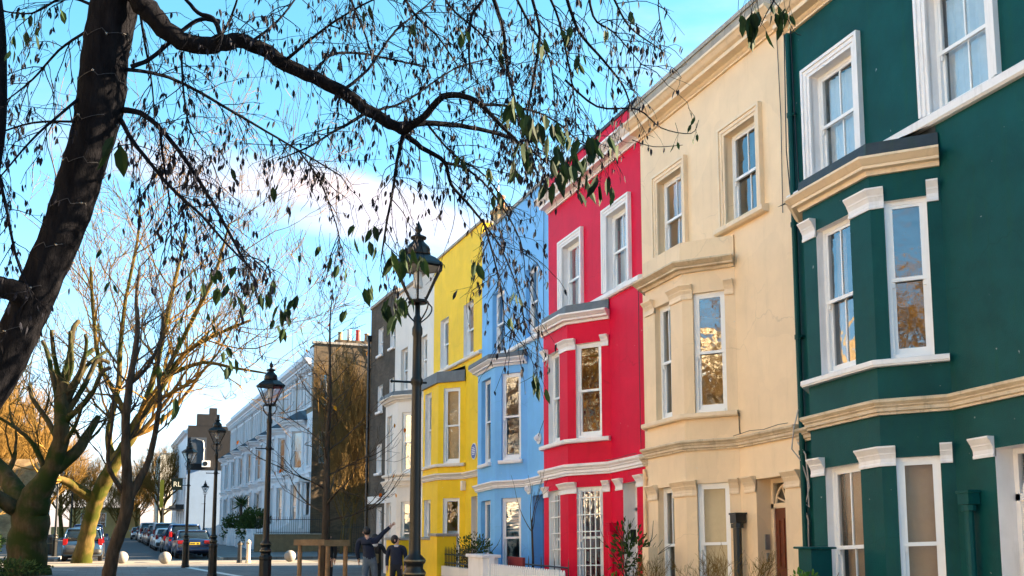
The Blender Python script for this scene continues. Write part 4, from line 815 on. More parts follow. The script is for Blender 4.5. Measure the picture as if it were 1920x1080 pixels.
# ------------------------------------------------------------------ front gardens, walls, railings
def railing(name, label, p, q, z0, z1, step=.12, spike=True, posts=2.0, m_='black_iron'):
    root = thing(name, label, 'railing', (p[0], p[1], 0)); p = Vector((p[0], p[1])); q = Vector((q[0], q[1])); d = q-p; n = int(d.length/step)
    s = MB(); s.tube([(0, 0, z1-.1), (d.x, d.y, z1-.1)], .018, 6); s.tube([(0, 0, z0+.08), (d.x, d.y, z0+.08)], .018, 6); s.build('rail', M[m_], root)
    for k in range(min(n, 95)+1):
        t = k/min(n, 95); s = MB(); s.tube([(d.x*t, d.y*t, z0), (d.x*t, d.y*t, z1), (d.x*t, d.y*t, z1+.09)], [.011, .011, .002], 5); s.build('bar', M[m_], root)
    return root
def wall(label, x0, x1, y0, y1, h, m_, cap=None, name='garden_wall', capm='coping_stone'):
    root = thing(name, label, 'wall' if 'wall' in name else 'pier', (x0, y0, 0)); s = MB(); s.box(0, x1-x0, 0, y1-y0, -.1, h); s.build('masonry', M[m_], root)
    if cap: s = MB(); s.box(-.05, x1-x0+.05, -.05, y1-y0+.05, h+.002, h+cap); s.build('coping', M[capm], root, bevel=.012)
    return root
wall('yellow gate pier with grey cap nearest the blue house', 7.6, 8.1, 25.4, 26.0, 1.43, 'yellow_paint', .07, 'gate_pier')
wall('yellow front garden wall with grey coping behind the nearest lamp', 7.7, 7.95, 26.05, 28.2, 1.33, 'yellow_paint', .06)
wall('yellow gate pier with grey cap beside the boy', 7.6, 8.1, 29.7, 30.5, 1.28, 'yellow_paint', .07, 'gate_pier')
wall('low white front wall under the black railing before the yellow house', 7.7, 7.92, 23.05, 25.35, .72, 'pale_paint')
railing('railing', 'short black iron railing on the low white wall', (7.8, 23.1), (7.8, 25.35), .72, 1.10, .12)
wall('pale blue garden wall pier before the blue house', 7.6, 7.95, 21.95, 22.95, 1.0, 'white_trim', .07, 'garden_wall', 'white_trim')
P('red_board', (.20, .015, .015), .6)
wall('dark red board beside the white picket fence', 8.3, 8.36, 21.4, 22.3, 1.02, 'red_board', None, 'garden_wall')
fn = thing('picket_fence', 'white picket fence in front of the blue and red houses', 'fence', (7.8, 17.9, 0))
s = MB(); s.box(-.02, .02, 0, 4.0, .30, .38); s.box(-.02, .02, 0, 4.0, .66, .74); s.build('rail', M['frame_paint'], fn)
for k in range(34):
    y = .06+k*.117; h = .84; s = MB(); s.loft([[(-.045, y-.035, .05), (-.022, y-.035, .05), (-.022, y+.035, .05), (-.045, y+.035, .05)], [(-.045, y-.035, h), (-.022, y-.035, h), (-.022, y+.035, h), (-.045, y+.035, h)], [(-.045, y-.008, h+.05), (-.022, y-.008, h+.05), (-.022, y+.008, h+.05), (-.045, y+.008, h+.05)]]); s.build('picket', M['frame_paint'], fn)
s = MB(); s.box(-.08, .04, 3.99, 4.12, 0, 1.02); s.build('post', M['frame_paint'], fn)
railing('railing', 'thin black railing by the blue front door', (8.4, 19.2), (8.4, 22.0), .35, .98, .6)
wall('pale weathered pier between the red and cream front gardens', 8.6, 8.78, 16.28, 16.5, 1.33, 'yellow_brick' if 0 else 'cream_paint', None, 'gate_pier')
wall('dark green painted pier between the cream and green front gardens', 8.6, 8.92, 11.78, 12.06, 1.39, 'green_paint', .03, 'gate_pier', 'green_paint')
wall('low cream wall hidden by garden plants before the cream house', 7.75, 7.95, 12.2, 16.1, .5, 'cream_paint')
# white forecourt wall and piers, brown wall and railing by the junction
wr = thing('forecourt_wall', 'white forecourt wall with square piers before the white terrace', 'wall', (9.2, 67.2, 0))
s = MB(); s.box(.04, .24, 0, 44, 0, .9); s.box(0, .28, 0, 44, .9, 1.02); s.build('masonry', M['stucco'], wr)
for k in range(15): s = MB(); s.box(-.08, .36, k*3.05-.2, k*3.05+.25, 0, 1.35); s.box(-.14, .42, k*3.05-.26, k*3.05+.31, 1.352, 1.46); s.build('pier', M['stucco'], wr)
wall('brown brick wall at the corner under the iron railing', 8.3, 12.4, 65.6, 65.9, 1.15, 'brown_brick', .06)
railing('railing', 'black iron railing on the brown brick corner wall', (8.4, 65.75), (12.3, 65.75), 1.2, 2.15, .13)
railing('railing', 'iron railing along the side street in front of the gable', (12.4, 60), (15.5, 60), .1, 1.7, .13)
# planter box hedge bed at left
kbox('bed_kerb', -6.4, -3.3, 40, 41.4, .25, M['kerb_stone'])
bn = thing('litter_bin', 'dark litter bin standing by the left street lamp', 'litter bin', (-2.75, 64, .1)); s = MB(); s.lathe([(.26, 0), (.28, .1), (.28, .85), (.32, .88), (.32, .98), (.2, 1.1)], 16); s.build('bin_body', M['black_iron'], bn); s = MB(); s.lathe([(.285, .6), (.285, .66)], 16); s.build('bin_band', M['lamp_band'], bn)
# tree guard of timber stakes
P('timber', (.26, .15, .07), .8, .3, 6, .4, 40, stain=(.10, .06, .03, .4)); P('old_timber', (.13, .10, .055), .85, .3, 6, .4, 40)
tg = thing('tree_guard', 'timber stake frame around the young bare tree', 'tree guard', (5.35, 27.9, 0), -YAW)
for x, y, h in ((-.62, -.3, 1.31), (.55, -.3, 1.31), (-.2, .34, 1.31), (.1, -.32, 1.3)): s = MB(); s.tube([(x, y, -.1), (x+.01, y, h)], [.06, .058], 10); s.build('stake', M['timber'], tg)
s = MB(); s.box(-.76, .02, -.40, -.34, 1.19, 1.34); s.build('cross_rail', M['timber'], tg); s = MB(); s.box(.025, .68, -.40, -.34, 1.17, 1.33); s.build('cross_rail', M['old_timber'], tg)
# phone kiosk / notice pole at far right row
ps = thing('banner_pole', 'slim pole with a yellow banner at the far end of the street', 'pole', (4.9, 117, .1)); s = MB(); s.tube([(0,0,0),(0,0,7)], .06, 8); s.build('pole', M['black_iron'], ps); s = MB(); s.box(.1, .5, -.02, .02, 3.4, 6.3); s.build('banner', mat('banner_yellow', (.75, .45, .02), .6), ps)
# ------------------------------------------------------------------ trees
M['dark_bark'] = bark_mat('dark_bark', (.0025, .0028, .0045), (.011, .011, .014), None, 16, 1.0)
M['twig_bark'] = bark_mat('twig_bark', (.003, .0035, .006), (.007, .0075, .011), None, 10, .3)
M['plane_bark'] = bark_mat('plane_bark', (.06, .042, .016), (.17, .11, .035), (.04, .045, .007), 5, .5)
M['moss_bark'] = bark_mat('moss_bark', (.03, .024, .014), (.09, .07, .04), (.022, .034, .010), 4, .9)
M['grey_bark'] = bark_mat('grey_bark', (.03, .024, .018), (.085, .066, .05), None, 8, .6)
M['pale_twig'] = bark_mat('pale_twig', (.11, .064, .017), (.24, .138, .035), None, 5, .3)
M['birch_bark'] = bark_mat('birch_bark', (.09, .055, .02), (.17, .11, .04), None, 6, .4)
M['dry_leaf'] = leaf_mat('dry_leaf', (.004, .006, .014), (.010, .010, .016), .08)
M['green_leaf'] = leaf_mat('green_leaf', (.005, .015, .007), (.014, .034, .009), .12)
M['bush_leaf'] = leaf_mat('bush_leaf', (.025, .05, .015), (.07, .11, .03), .25)
M['bright_leaf'] = leaf_mat('bright_leaf', (.05, .14, .02), (.12, .24, .04), .3)
M['red_leaf'] = leaf_mat('red_leaf', (.6, .08, .01), (.7, .32, .02), .3)
def rv(r): return Vector((r.uniform(-1, 1), r.uniform(-1, 1), r.uniform(-1, 1)))
def grow(mb, p, d, r, ln, lvl, rg, up=.12, spread=.75, ratio=.72, kink=.22, tips=None, kids_=(2, 4), rmin=.008):
    d = d.normalized(); pts = [p.copy()]; ns = 4 if lvl > 1 else 3
    for i in range(ns):
        d = (d + rv(rg)*kink + Vector((0, 0, up))).normalized(); pts.append(pts[-1] + d*ln/ns)
    r1 = max(rmin*.7, r*.55); rad = [max(rmin*.7, r + (r1-r)*i/ns) for i in range(ns+1)]
    mb.tube(pts, rad, 7 if r > .08 else (4 if r > .025 else 3), cap=False)
    if lvl == 0:
        if tips is not None: tips.append((pts[-1], d))
        return
    k = rg.randint(*kids_)
    for c in range(k):
        tt = 1.0 if c == 0 else rg.uniform(.35, .98); f = tt*ns; i = min(ns-1, int(f)); q = pts[i].lerp(pts[i+1], f-i)
        ax = rv(rg).normalized(); sp = spread*(.35 if c == 0 else rg.uniform(.6, 1.15))
        nd = (d + (ax - d*ax.dot(d)).normalized()*math.tan(min(1.2, sp))).normalized()
        grow(mb, q, nd, max(rmin, r*(.62 if c == 0 else rg.uniform(.38, .55))), ln*ratio*rg.uniform(.8, 1.15), lvl-1, rg, up, spread, ratio, kink, tips, kids_, rmin)
def px(path, dep, drift=0.0):
    """points of a limb: pixel x, pixel y, radius in pixels -> 3-D points and radii in metres"""
    n = len(path); P_, r_ = [], []
    for i, (x, y, r) in enumerate(path):
        d = dep + drift*i/max(1, n-1); P_.append(at(x, y, d)); r_.append(r*d/F)
    return P_, r_
def smooth(P_, r_, sub=4):
    out, rr = [], []; n = len(P_)
    for i in range(n-1):
        a, b, c, d = P_[max(0, i-1)], P_[i], P_[i+1], P_[min(n-1, i+2)]
        for k in range(sub):
            t_ = k/sub; t2, t3 = t_*t_, t_**3
            out.append(.5*((2*b)+(c-a)*t_+(2*a-5*b+4*c-d)*t2+(3*b-3*c+d-a)*t3)); rr.append(r_[i]+(r_[i+1]-r_[i])*t_)
    return out+[P_[-1]], rr+[r_[-1]]
def limb(mb, path, dep, drift=0.0, n=8, wob=0.0, rg=rng):
    P_, r_ = smooth(*px(path, dep, drift))
    if wob: P_ = [p + rv(rg)*wob*r for p, r in zip(P_, r_)]
    mb.tube(P_, r_, n); return P_, r_

# --- the big leaning tree in the foreground
FT = thing('leaning_tree', 'dark leaning tree with a long overhanging limb in the foreground at left', 'tree', tuple(at(-190, 1508, 6.3)))
base = FT.location.copy(); fr_ = random.Random(21)
def fbuild(mb, nm, m_, par=FT, sm=True):
    mb.v = [tuple(Vector(v)-base) for v in mb.v]; return mb.build(nm, m_, par, smooth=sm, recalc=False)
s = MB()
P_, r_ = smooth(*px([(-200, 1530, 66), (-170, 1250, 56), (-130, 1000, 53), (-66, 800, 44), (-2, 700, 41), (46, 600, 40), (89, 500, 40), (130, 400, 43), (161, 300, 43), (186, 200, 47), (199, 100, 46), (216, 0, 48), (228, -90, 46), (232, -260, 38)], 6.3, .3), 8)
rings = []
r_ = [r*.9 for r in r_]; s.tube(P_, [r*(1+.02*math.sin(i*1.7)) for i, r in enumerate(r_)], 28); TP, TR = P_, r_
for i, v in enumerate(s.v):      # knots and ridges
    q = Vector(v); k = mnoise.noise(Vector((q.x*9, q.y*9, q.z*3)))*.011; j = min(range(0, len(TP), 4), key=lambda a: (TP[a]-q).length); dd = (q-TP[j]); s.v[i] = tuple(q+dd.normalized()*k)
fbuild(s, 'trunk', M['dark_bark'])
s = MB(); limb(s, [(-130, 980, 34), (-75, 760, 30), (-45, 560, 26), (-28, 360, 22), (-8, 240, 18), (-6, 130, 18), (-9, 50, 18), (-22, -60, 17)], 6.4, .1, 14); fbuild(s, 'stem', M['dark_bark'])
s = MB(); limb(s, [(-90, 520, 20), (-30, 534, 21), (10, 540, 20), (40, 552, 22), (58, 568, 22)], 6.25, .1, 14, .06); fbuild(s, 'branch_stub', M['dark_bark'])
BR = [([(226, -60, 34), (262, -2, 25), (290, 35, 22), (330, 70, 20), (372, 86, 19), (412, 82, 18), (448, 76, 16), (490, 92, 15), (532, 119, 15), (590, 146, 14), (640, 172, 14), (690, 206, 13), (732, 232, 12), (757, 246, 9)], 6.4, .3, 1),
 ([(345, -5, 4), (372, 24, 5), (398, 34, 6), (410, 55, 6), (414, 82, 7)], 6.5, 0, 0), ([(410, 40, 6), (376, 36, 5), (344, 56, 5), (320, 78, 5), (282, 110, 5), (245, 126, 6)], 6.6, -.2, 0),
 ([(235, 130, 5), (300, 140, 4), (362, 166, 4), (430, 206, 3.5), (482, 236, 3), (560, 282, 2.4), (640, 330, 1.6)], 6.5, .9, 1), ([(230, 207, 8), (264, 212, 6.5), (302, 242, 6), (342, 292, 5.4), (382, 352, 5), (422, 422, 4.2), (458, 490, 3.3), (482, 532, 2)], 6.5, -.5, 1),
 ([(226, 224, 6), (250, 266, 5.5), (290, 316, 4.6), (330, 362, 4), (376, 402, 3.6), (420, 452, 3), (472, 505, 2)], 6.5, -.8, 1), ([(755, 245, 10), (790, 224, 8), (830, 182, 7), (872, 181, 6), (902, 196, 5), (940, 236, 4), (976, 272, 2.5), (1010, 330, 1.5)], 6.7, -.6, 1),
 ([(738, 236, 9), (800, 231, 6), (862, 236, 5), (930, 250, 4), (982, 272, 2.6), (1030, 310, 1.6)], 6.7, .7, 1), ([(755, 248, 8), (790, 276, 6), (833, 304, 5), (846, 346, 4), (876, 380, 3.4), (902, 412, 2.6), (945, 470, 1.6)], 6.7, .3, 1),
 ([(757, 250, 6), (745, 300, 4), (736, 360, 3.2), (723, 430, 2.6), (714, 490, 1.5)], 6.7, -.3, 1), ([(692, 206, 5), (660, 228, 4), (620, 250, 3), (580, 275, 2.4), (520, 300, 1.4)], 6.6, -.6, 1), ([(586, 140, 6), (604, 118, 4), (627, 101, 3.5), (676, 100, 3), (732, 111, 2.6), (800, 126, 2)], 6.6, .8, 1),
 ([(870, -60, 6), (905, -8, 5), (884, 30, 4), (879, 90, 3), (884, 150, 2)], 6.8, -.3, 1), ([(905, -60, 7), (928, 5, 5), (944, 60, 4.4), (952, 130, 3.6), (968, 200, 2.8), (990, 290, 2)], 6.9, .3, 1), ([(1045, -60, 5), (1062, -5, 4.4), (1086, 60, 3.8), (1130, 112, 3), (1168, 160, 2.5), (1184, 205, 1.8)], 6.9, .2, 1),
 ([(985, -60, 5), (998, 0, 4), (1012, 60, 3.4), (1002, 140, 3), (988, 236, 2), (1008, 330, 1.4)], 6.8, -.3, 1), ([(1120, -60, 4), (1150, -5, 3.2), (1180, 50, 2.4), (1232, 88, 1.4)], 6.9, .3, 1), ([(1060, 150, 3), (1120, 200, 2.4), (1195, 205, 2), (1240, 240, 1.4), (1296, 250, 1), (1310, 225, .8)], 7, .1, 0), ([(1185, 262, 1.2), (1225, 275, 1), (1280, 272, .8)], 7, .1, 0),
 ([(1480, -50, 2.4), (1455, -5, 2), (1440, 20, 1.4), (1425, 50, 1)], 6, 0, 0), ([(1440, -10, 1.6), (1470, 25, 1.2), (1490, 60, .9), (1502, 66, .8)], 6, 0, 0), ([(146, 186, 4), (104, 222, 3.5), (60, 262, 2.8), (0, 332, 2)], 6.4, -.3, 1), ([(140, 228, 3), (62, 230, 2.6), (-10, 252, 2)], 6.4, .5, 1), ([(160, 60, 4), (110, 95, 3), (60, 150, 2.4), (10, 190, 1.6)], 6.5, .6, 1),
 ([(175, 10, 4), (120, -5, 3), (60, 25, 2.4), (0, 20, 1.6)], 6.5, .3, 1), ([(640, 172, 5), (690, 130, 3.6), (740, 60, 2.8), (800, 10, 2), (850, -40, 1.6)], 6.6, .9, 1), ([(530, 118, 5), (600, 60, 3.4), (660, 20, 2.6), (740, -20, 2)], 6.6, -.8, 1), ([(-10, 300, 5), (10, 380, 4), (30, 480, 3), (60, 560, 2)], 6.4, -.4, 1),
 ([(835, 305, 4), (880, 320, 3.2), (930, 370, 2.4), (975, 450, 1.6), (985, 520, 1)], 6.75, .5, 1), ([(900, 196, 4), (960, 200, 3), (1030, 220, 2.4), (1090, 270, 1.6)], 6.7, .7, 1), ([(300, 242, 4), (306, 300, 2.6), (318, 380, 2), (322, 470, 1.4)], 6.4, -.3, 1), ([(340, 100, 3), (345, 180, 2.4), (360, 250, 1.8), (395, 300, 1)], 6.5, -.5, 1),
 ([(470, 80, 4), (520, 40, 3), (560, -10, 2.4), (600, -60, 2)], 6.5, .5, 1), ([(400, 85, 4), (430, 40, 3), (450, -20, 2)], 6.5, -.5, 1), ([(1260, -40, 2), (1235, -5, 1.6), (1240, 60, 1)], 7, 0, 1), ([(1010, 600, 1), (1006, 690, .8), (1012, 740, .7)], 6.2, 0, 0), ([(985, 520, 1), (1000, 560, 1), (1010, 600, 1)], 6.4, -.2, 0),
 ([(905, 410, 3), (925, 480, 2), (942, 560, 1.6), (946, 630, 1)], 6.7, .1, 1), ([(940, 465, 2), (970, 540, 1.6), (985, 610, 1)], 6.7, -.1, 1), ([(640, -60, 4), (662, 10, 3), (690, 80, 2), (704, 150, 1.4)], 6.7, .4, 1), ([(735, -60, 4), (772, 20, 3), (822, 70, 2.2), (862, 130, 1.6)], 6.7, .5, 1), ([(815, -60, 4), (842, 10, 3), (900, 62, 2.2), (932, 112, 1.6)], 6.9, -.4, 1), ([(1000, -60, 4), (1042, 20, 3), (1062, 100, 2.4), (1076, 180, 1.8), (1080, 240, 1.2)], 6.8, .2, 1), ([(1100, -60, 4), (1112, 30, 3), (1152, 62, 2), (1204, 122, 1.4)], 6.8, -.2, 1), ([(940, -60, 4), (985, 30, 3), (1030, 110, 2), (1040, 190, 1.4)], 7, .3, 1), ([(250, -60, 4), (268, 60, 3), (285, 160, 2), (290, 235, 1.4)], 6.5, .6, 1), ([(560, 282, 2.4), (600, 340, 2), (630, 420, 1.5), (640, 470, 1)], 7.2, .1, 1), ([(690, 210, 3), (760, 190, 2.6), (850, 130, 2), (920, 110, 1.5)], 6.7, 1.0, 1), ([(800, 231, 3), (850, 290, 2.4), (910, 330, 2), (960, 400, 1.4)], 6.7, 1.0, 1)]
tips, seeds = [], []
for path, dep, dr, tw in BR:
    s = MB(); P_, r_ = smooth(*px(path, dep, dr)); r_ = [r*(.9 if r_[0] > .03 else .78) for r in r_]; P_ = [p + rv(fr_)*r*.14 for p, r in zip(P_, r_)]; s.tube(P_, r_, 10 if r_[0] > .03 else 6, cap=True)
    if tw:
        L_ = sum((P_[i+1]-P_[i]).length for i in range(len(P_)-1)); nt_ = int(L_*20)
        for _ in range(nt_):
            i = fr_.randint(min(len(P_)-2, int(len(P_)*.12)), len(P_)-2); q = P_[i].lerp(P_[i+1], fr_.random()); tng = (P_[i+1]-P_[i]).normalized()
            sd_ = rv(fr_); sd_ = (sd_ - tng*sd_.dot(tng)).normalized(); d = (tng*.8+sd_*.9+Vector((0, 0, fr_.uniform(-.7, .45)))).normalized(); rr = fr_.uniform(.0025, .0045); ln = fr_.uniform(.14, .5)
            pts = [q]; n = 6
            for k in range(n):
                d = (d+rv(fr_)*.28+Vector((0, 0, -.13))).normalized(); pts.append(pts[-1]+d*ln/n)
                if fr_.random() < .55:
                    d2 = (d+rv(fr_)*.9+Vector((0, 0, -.25))).normalized(); l2 = fr_.uniform(.04, .18); q2 = [pts[-1]]
                    for kk in range(3): d2 = (d2+rv(fr_)*.35+Vector((0, 0, -.12))).normalized(); q2.append(q2[-1]+d2*l2/3)
                    s.tube(q2, [rr*.55, rr*.45, rr*.4, rr*.3], 3, cap=False); tips.append(q2[-1])
                    if fr_.random() < .5: tips.append(q2[-2])
            s.tube(pts, [rr*(1-.6*k/n) for k in range(n+1)], 3, cap=False); tips.append(pts[-1]); tips.append(pts[-3])
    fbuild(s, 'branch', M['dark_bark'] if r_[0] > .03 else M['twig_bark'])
s = MB()
for q in tips:
    if fr_.random() < .5: continue
    for _ in range(fr_.choice((1, 1, 2, 3))):
        d = Vector((fr_.uniform(-.35, .35), fr_.uniform(-.35, .35), -1)); l = fr_.uniform(.03, .062); s.leaf(q+rv(fr_)*.012, d, l*fr_.uniform(.28, .42), l, fr_.uniform(0, 6.3))
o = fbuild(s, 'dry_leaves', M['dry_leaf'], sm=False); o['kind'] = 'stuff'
GL = [(950, 205, 7, 46), (985, 232, 4, 44), (1003, 240, 4, 40), (985, 290, 5, 46), (1012, 235, 2, 36), (1042, 255, 3, 40), (1052, 250, 2, 34), (975, 310, 4, 46), (1040, 290, 4, 40), (1075, 262, 4, 40), (1092, 300, 4, 42), (1100, 270, 3, 44), (1128, 265, 3, 44), (1060, 330, 4, 44), (1050, 320, 3, 40), (1025, 350, 4, 42), (1100, 340, 3, 40), (1130, 350, 4, 44), (1150, 285, 2, 40), (1085, 370, 2, 36), (1140, 365, 2, 34), (1078, 300, 3, 38), (1118, 290, 3, 40),
      (1400, 30, 5, 42), (1420, 40, 4, 44), (1384, 55, 1, 40), (1408, 62, 4, 40), (1425, 75, 2, 38), (1445, 30, 3, 34), (1468, 25, 4, 36), (1480, 40, 4, 34), (1302, 232, 3, 16), (1272, 268, 2, 20), (1305, 262, 2, 16), (214, 285, 3, 50), (765, 482, 6, 38), (745, 490, 5, 42), (790, 492, 4, 36), (742, 575, 5, 38), (728, 580, 4, 40), (760, 570, 3, 34), (745, 600, 2, 36), (710, 440, 2, 34), (690, 548, 3, 34),
      (500, 560, 5, 32), (535, 585, 5, 32), (545, 565, 3, 30), (512, 530, 3, 30), (480, 555, 3, 30), (455, 575, 3, 28), (395, 510, 3, 28), (450, 505, 3, 26), (530, 620, 3, 28), (360, 555, 3, 26), (418, 665, 3, 28), (640, 505, 2, 30), (598, 470, 2, 26), (700, 470, 3, 32), (660, 430, 2, 28), (645, 590, 2, 26), (560, 480, 1, 26), (190, 470, 2, 24), (205, 540, 2, 24), (330, 640, 3, 26), (340, 600, 2, 24), (20, 100, 2, 24), (55, 110, 2, 22), (120, 20, 2, 24), (860, 300, 3, 26), (870, 60, 3, 28), (690, 20, 2, 30), (775, 60, 3, 26), (1140, 60, 3, 26), (1180, 30, 3, 24), (1085, 120, 4, 30), (1010, 90, 4, 32), (945, 100, 4, 34), (1060, 60, 3, 28), (415, 540, 3, 30), (470, 535, 3, 28), (380, 540, 2, 28), (405, 620, 3, 26), (440, 680, 2, 26), (520, 610, 2, 26), (350, 505, 2, 26), (310, 785, 2, 30), (335, 760, 2, 28), (300, 690, 3, 24), (540, 405, 1, 30), (505, 360, 1, 28), (672, 455, 1, 34), (618, 490, 1, 28), (530, 350, 1, 24), (1000, 715, 4, 34), (1012, 735, 3, 34), (440, 560, 3, 26), (560, 610, 1, 26), (430, 330, 1, 26), (620, 230, 1, 24), (45, 30, 3, 22), (60, 70, 3, 26), (30, 75, 3, 24), (70, 55, 3, 22), (395, 600, 3, 26), (425, 690, 3, 26), (960, 330, 4, 30), (920, 330, 3, 24), (935, 370, 3, 26), (900, 500, 2, 30), (965, 560, 3, 26), (955, 600, 3, 26)]
s = MB(); s2 = MB()
for x, y, n, sz in GL:
    dep = fr_.uniform(5.9, 6.8) if x < 1370 else 6.0
    c = at(x, y-sz*.3, dep)
    for k in range(n):
        q = c + (RT*fr_.uniform(-1, 1)*sz*.35 + UP*fr_.uniform(-.5, .5)*sz*.5 + FW*fr_.uniform(-20, 20))*dep/F
        d = Vector((fr_.uniform(-.45, .45), fr_.uniform(-.45, .45), -1)); l = sz*dep/F*fr_.uniform(.8, 1.25); s.leaf(q, d, l*fr_.uniform(.36, .5), l, fr_.uniform(0, 6.3)); s2.tube([q, c+UP*sz*.6*dep/F], .0012, 3, cap=False)
    s2.tube([c+UP*sz*.6*dep/F, c+(UP*sz*1.6+RT*fr_.uniform(-12, 12))*dep/F], .0018, 3, cap=False)
o = fbuild(s, 'green_leaves', M['green_leaf'], sm=False); o['kind'] = 'stuff'
o = fbuild(s2, 'leaf_stalks', M['twig_bark'], sm=False); o['kind'] = 'stuff'
# fairy lights wound round the trunk
FL = thing('string_light', 'string of small clear bulbs wound round the leaning trunk', 'string lights', tuple(base))
def near(pxy):
    q = at(pxy[0], pxy[1], 6.4); return min(range(len(TP)), key=lambda i: (TP[i]-q).length)
M['bulb'] = glass_mat('bulb_glass', (.75, .75, .72), 1.45, 0, .05, .12)
s = MB(); pts = []; i0, i1 = near((40, 640)), near((216, 0))
for k in range(230):
    f = i0+(i1-i0)*k/229; i = int(f); q = TP[i]; a = k/229*2*math.pi*8; pts.append(q+(RT*math.cos(a)-FWH*math.sin(a)*1.0+UP*.35*math.cos(a))*(TR[i]*1.07+.004))
s.tube(pts, .0022, 4); fbuild(s, 'wire', M['cable'], FL)
for k in range(8, 230, 9):
    s = MB(); c = pts[k]; s.lathe([(.0095*math.cos(R(a)), .0095*math.sin(R(a))) for a in range(-85, 91, 25)], 8, tuple(c)); fbuild(s, 'bulb', M['bulb'], FL)

# --- slim forked tree in shade
def traced_tree(name, label, base_px, dep, limbs, m_, twm, seed, lv=3, tl=1.6, ng=3, up=.12, group=None, rmin=.01, tw_r=.5, spread=.75, every=3):
    b0 = at(base_px[0], base_px[1], dep); b0.z = 0; root = thing(name, label, 'tree', tuple(b0), 0, group); rg = random.Random(seed)
    for li, (path, dr, tw) in enumerate(limbs):
        s = MB(); P_, r_ = smooth(*px(path, dep, dr)); P_ = [p+rv(rg)*r*.09 for p, r in zip(P_, r_)]
        if li == 0: P_[0].z = -.1
        s.rough = .14 if r_[0] > .1 else .08; s.tube(P_, r_, 22 if r_[0] > .1 else 10); s.v = [tuple(Vector(v)-b0) for v in s.v]; s.build('trunk' if li == 0 else 'limb', m_, root, smooth=True, recalc=False)
        if tw:
            s = MB(); n = len(P_)
            for i in range(int(n*tw), n, every):
                for _ in range(ng if i < n-2 else 3):
                    tg_ = (P_[min(n-1, i+1)]-P_[i-1]).normalized(); ax = rv(rg); sd_ = (ax-tg_*ax.dot(tg_)).normalized()
                    grow(s, P_[i], tg_*.7+sd_*.8, max(rmin, r_[i]*tw_r), tl*rg.uniform(.6, 1.2), lv, rg, up, spread, .72, .22, None, (2, 3), rmin)
            s.v = [tuple(Vector(v)-b0) for v in s.v]; s.build('twigs', twm, root, smooth=False, recalc=False)
    return root
traced_tree('forked_tree', 'slim grey forked tree standing in shade between the round bollards', (202, 1098), 29.5, [([(200, 1112, 13.4), (206, 1070, 12.6), (214, 1025, 11.8), (232, 975, 11.8), (240, 935, 11.8), (238, 890, 10.1), (236, 830, 8.4), (236, 780, 7.6), (243, 720, 6.7), (250, 680, 5.9), (258, 620, 4.6), (256, 560, 3.4), (262, 500, 2.5)], 0, .5),
    ([(240, 940, 8.4), (258, 905, 7.6), (278, 865, 5.9), (293, 800, 5.0), (300, 745, 4.2), (296, 700, 3.4), (300, 640, 2.5)], .8, .45), ([(232, 925, 5.0), (216, 900, 4.2), (204, 875, 4.2), (203, 840, 3.4), (210, 795, 2.9), (212, 740, 2.5)], -.8, .4), ([(243, 720, 4.2), (275, 690, 3.4), (300, 640, 2.5), (305, 590, 2.0)], .8, .3)], M['grey_bark'], M['grey_bark'], 4, 3, .75, 2, .1, None, .005, .42, .75, 4)
# --- sunlit plane tree
traced_tree('plane_tree', 'mossy plane tree with its right side lit gold, in front of the teal hatchback', (152, 1056), 48.3, [([(150, 1064, 22.4), (153, 1050, 18.1), (162, 1010, 14.6), (172, 965, 13.8), (184, 930, 13.8), (200, 895, 13.8), (218, 862, 12.0), (240, 828, 11.2), (262, 785, 9.5), (292, 740, 7.7), (318, 702, 6.0), (350, 660, 4.3), (400, 630, 3.4), (470, 600, 2.1)], 0, .55),
    ([(178, 938, 10.3), (150, 920, 9.5), (128, 905, 7.7), (105, 895, 5.2), (80, 880, 3.4)], -1.5, .6), ([(214, 868, 8.6), (204, 830, 6.9), (208, 785, 6.0), (222, 720, 5.2), (226, 650, 4.3), (236, 560, 3.4), (258, 450, 2.6), (262, 380, 1.7)], 1.5, .3), ([(262, 785, 6.9), (290, 700, 5.2), (310, 610, 4.3), (330, 520, 3.4), (350, 430, 2.1)], 1.5, .3), ([(240, 828, 6.9), (228, 760, 5.2), (190, 690, 4.3), (176, 600, 3.4), (170, 500, 2.6)], -1.5, .3), ([(318, 702, 4.3), (380, 680, 3.4), (440, 690, 2.6), (500, 700, 1.7)], -1.2, .3), ([(292, 740, 5.2), (340, 640, 4.3), (400, 520, 3.0), (430, 420, 1.7)], -1.5, .3)],
    M['plane_bark'], M['pale_twig'], 9, 4, 3.0, 2, .10, None, .012)
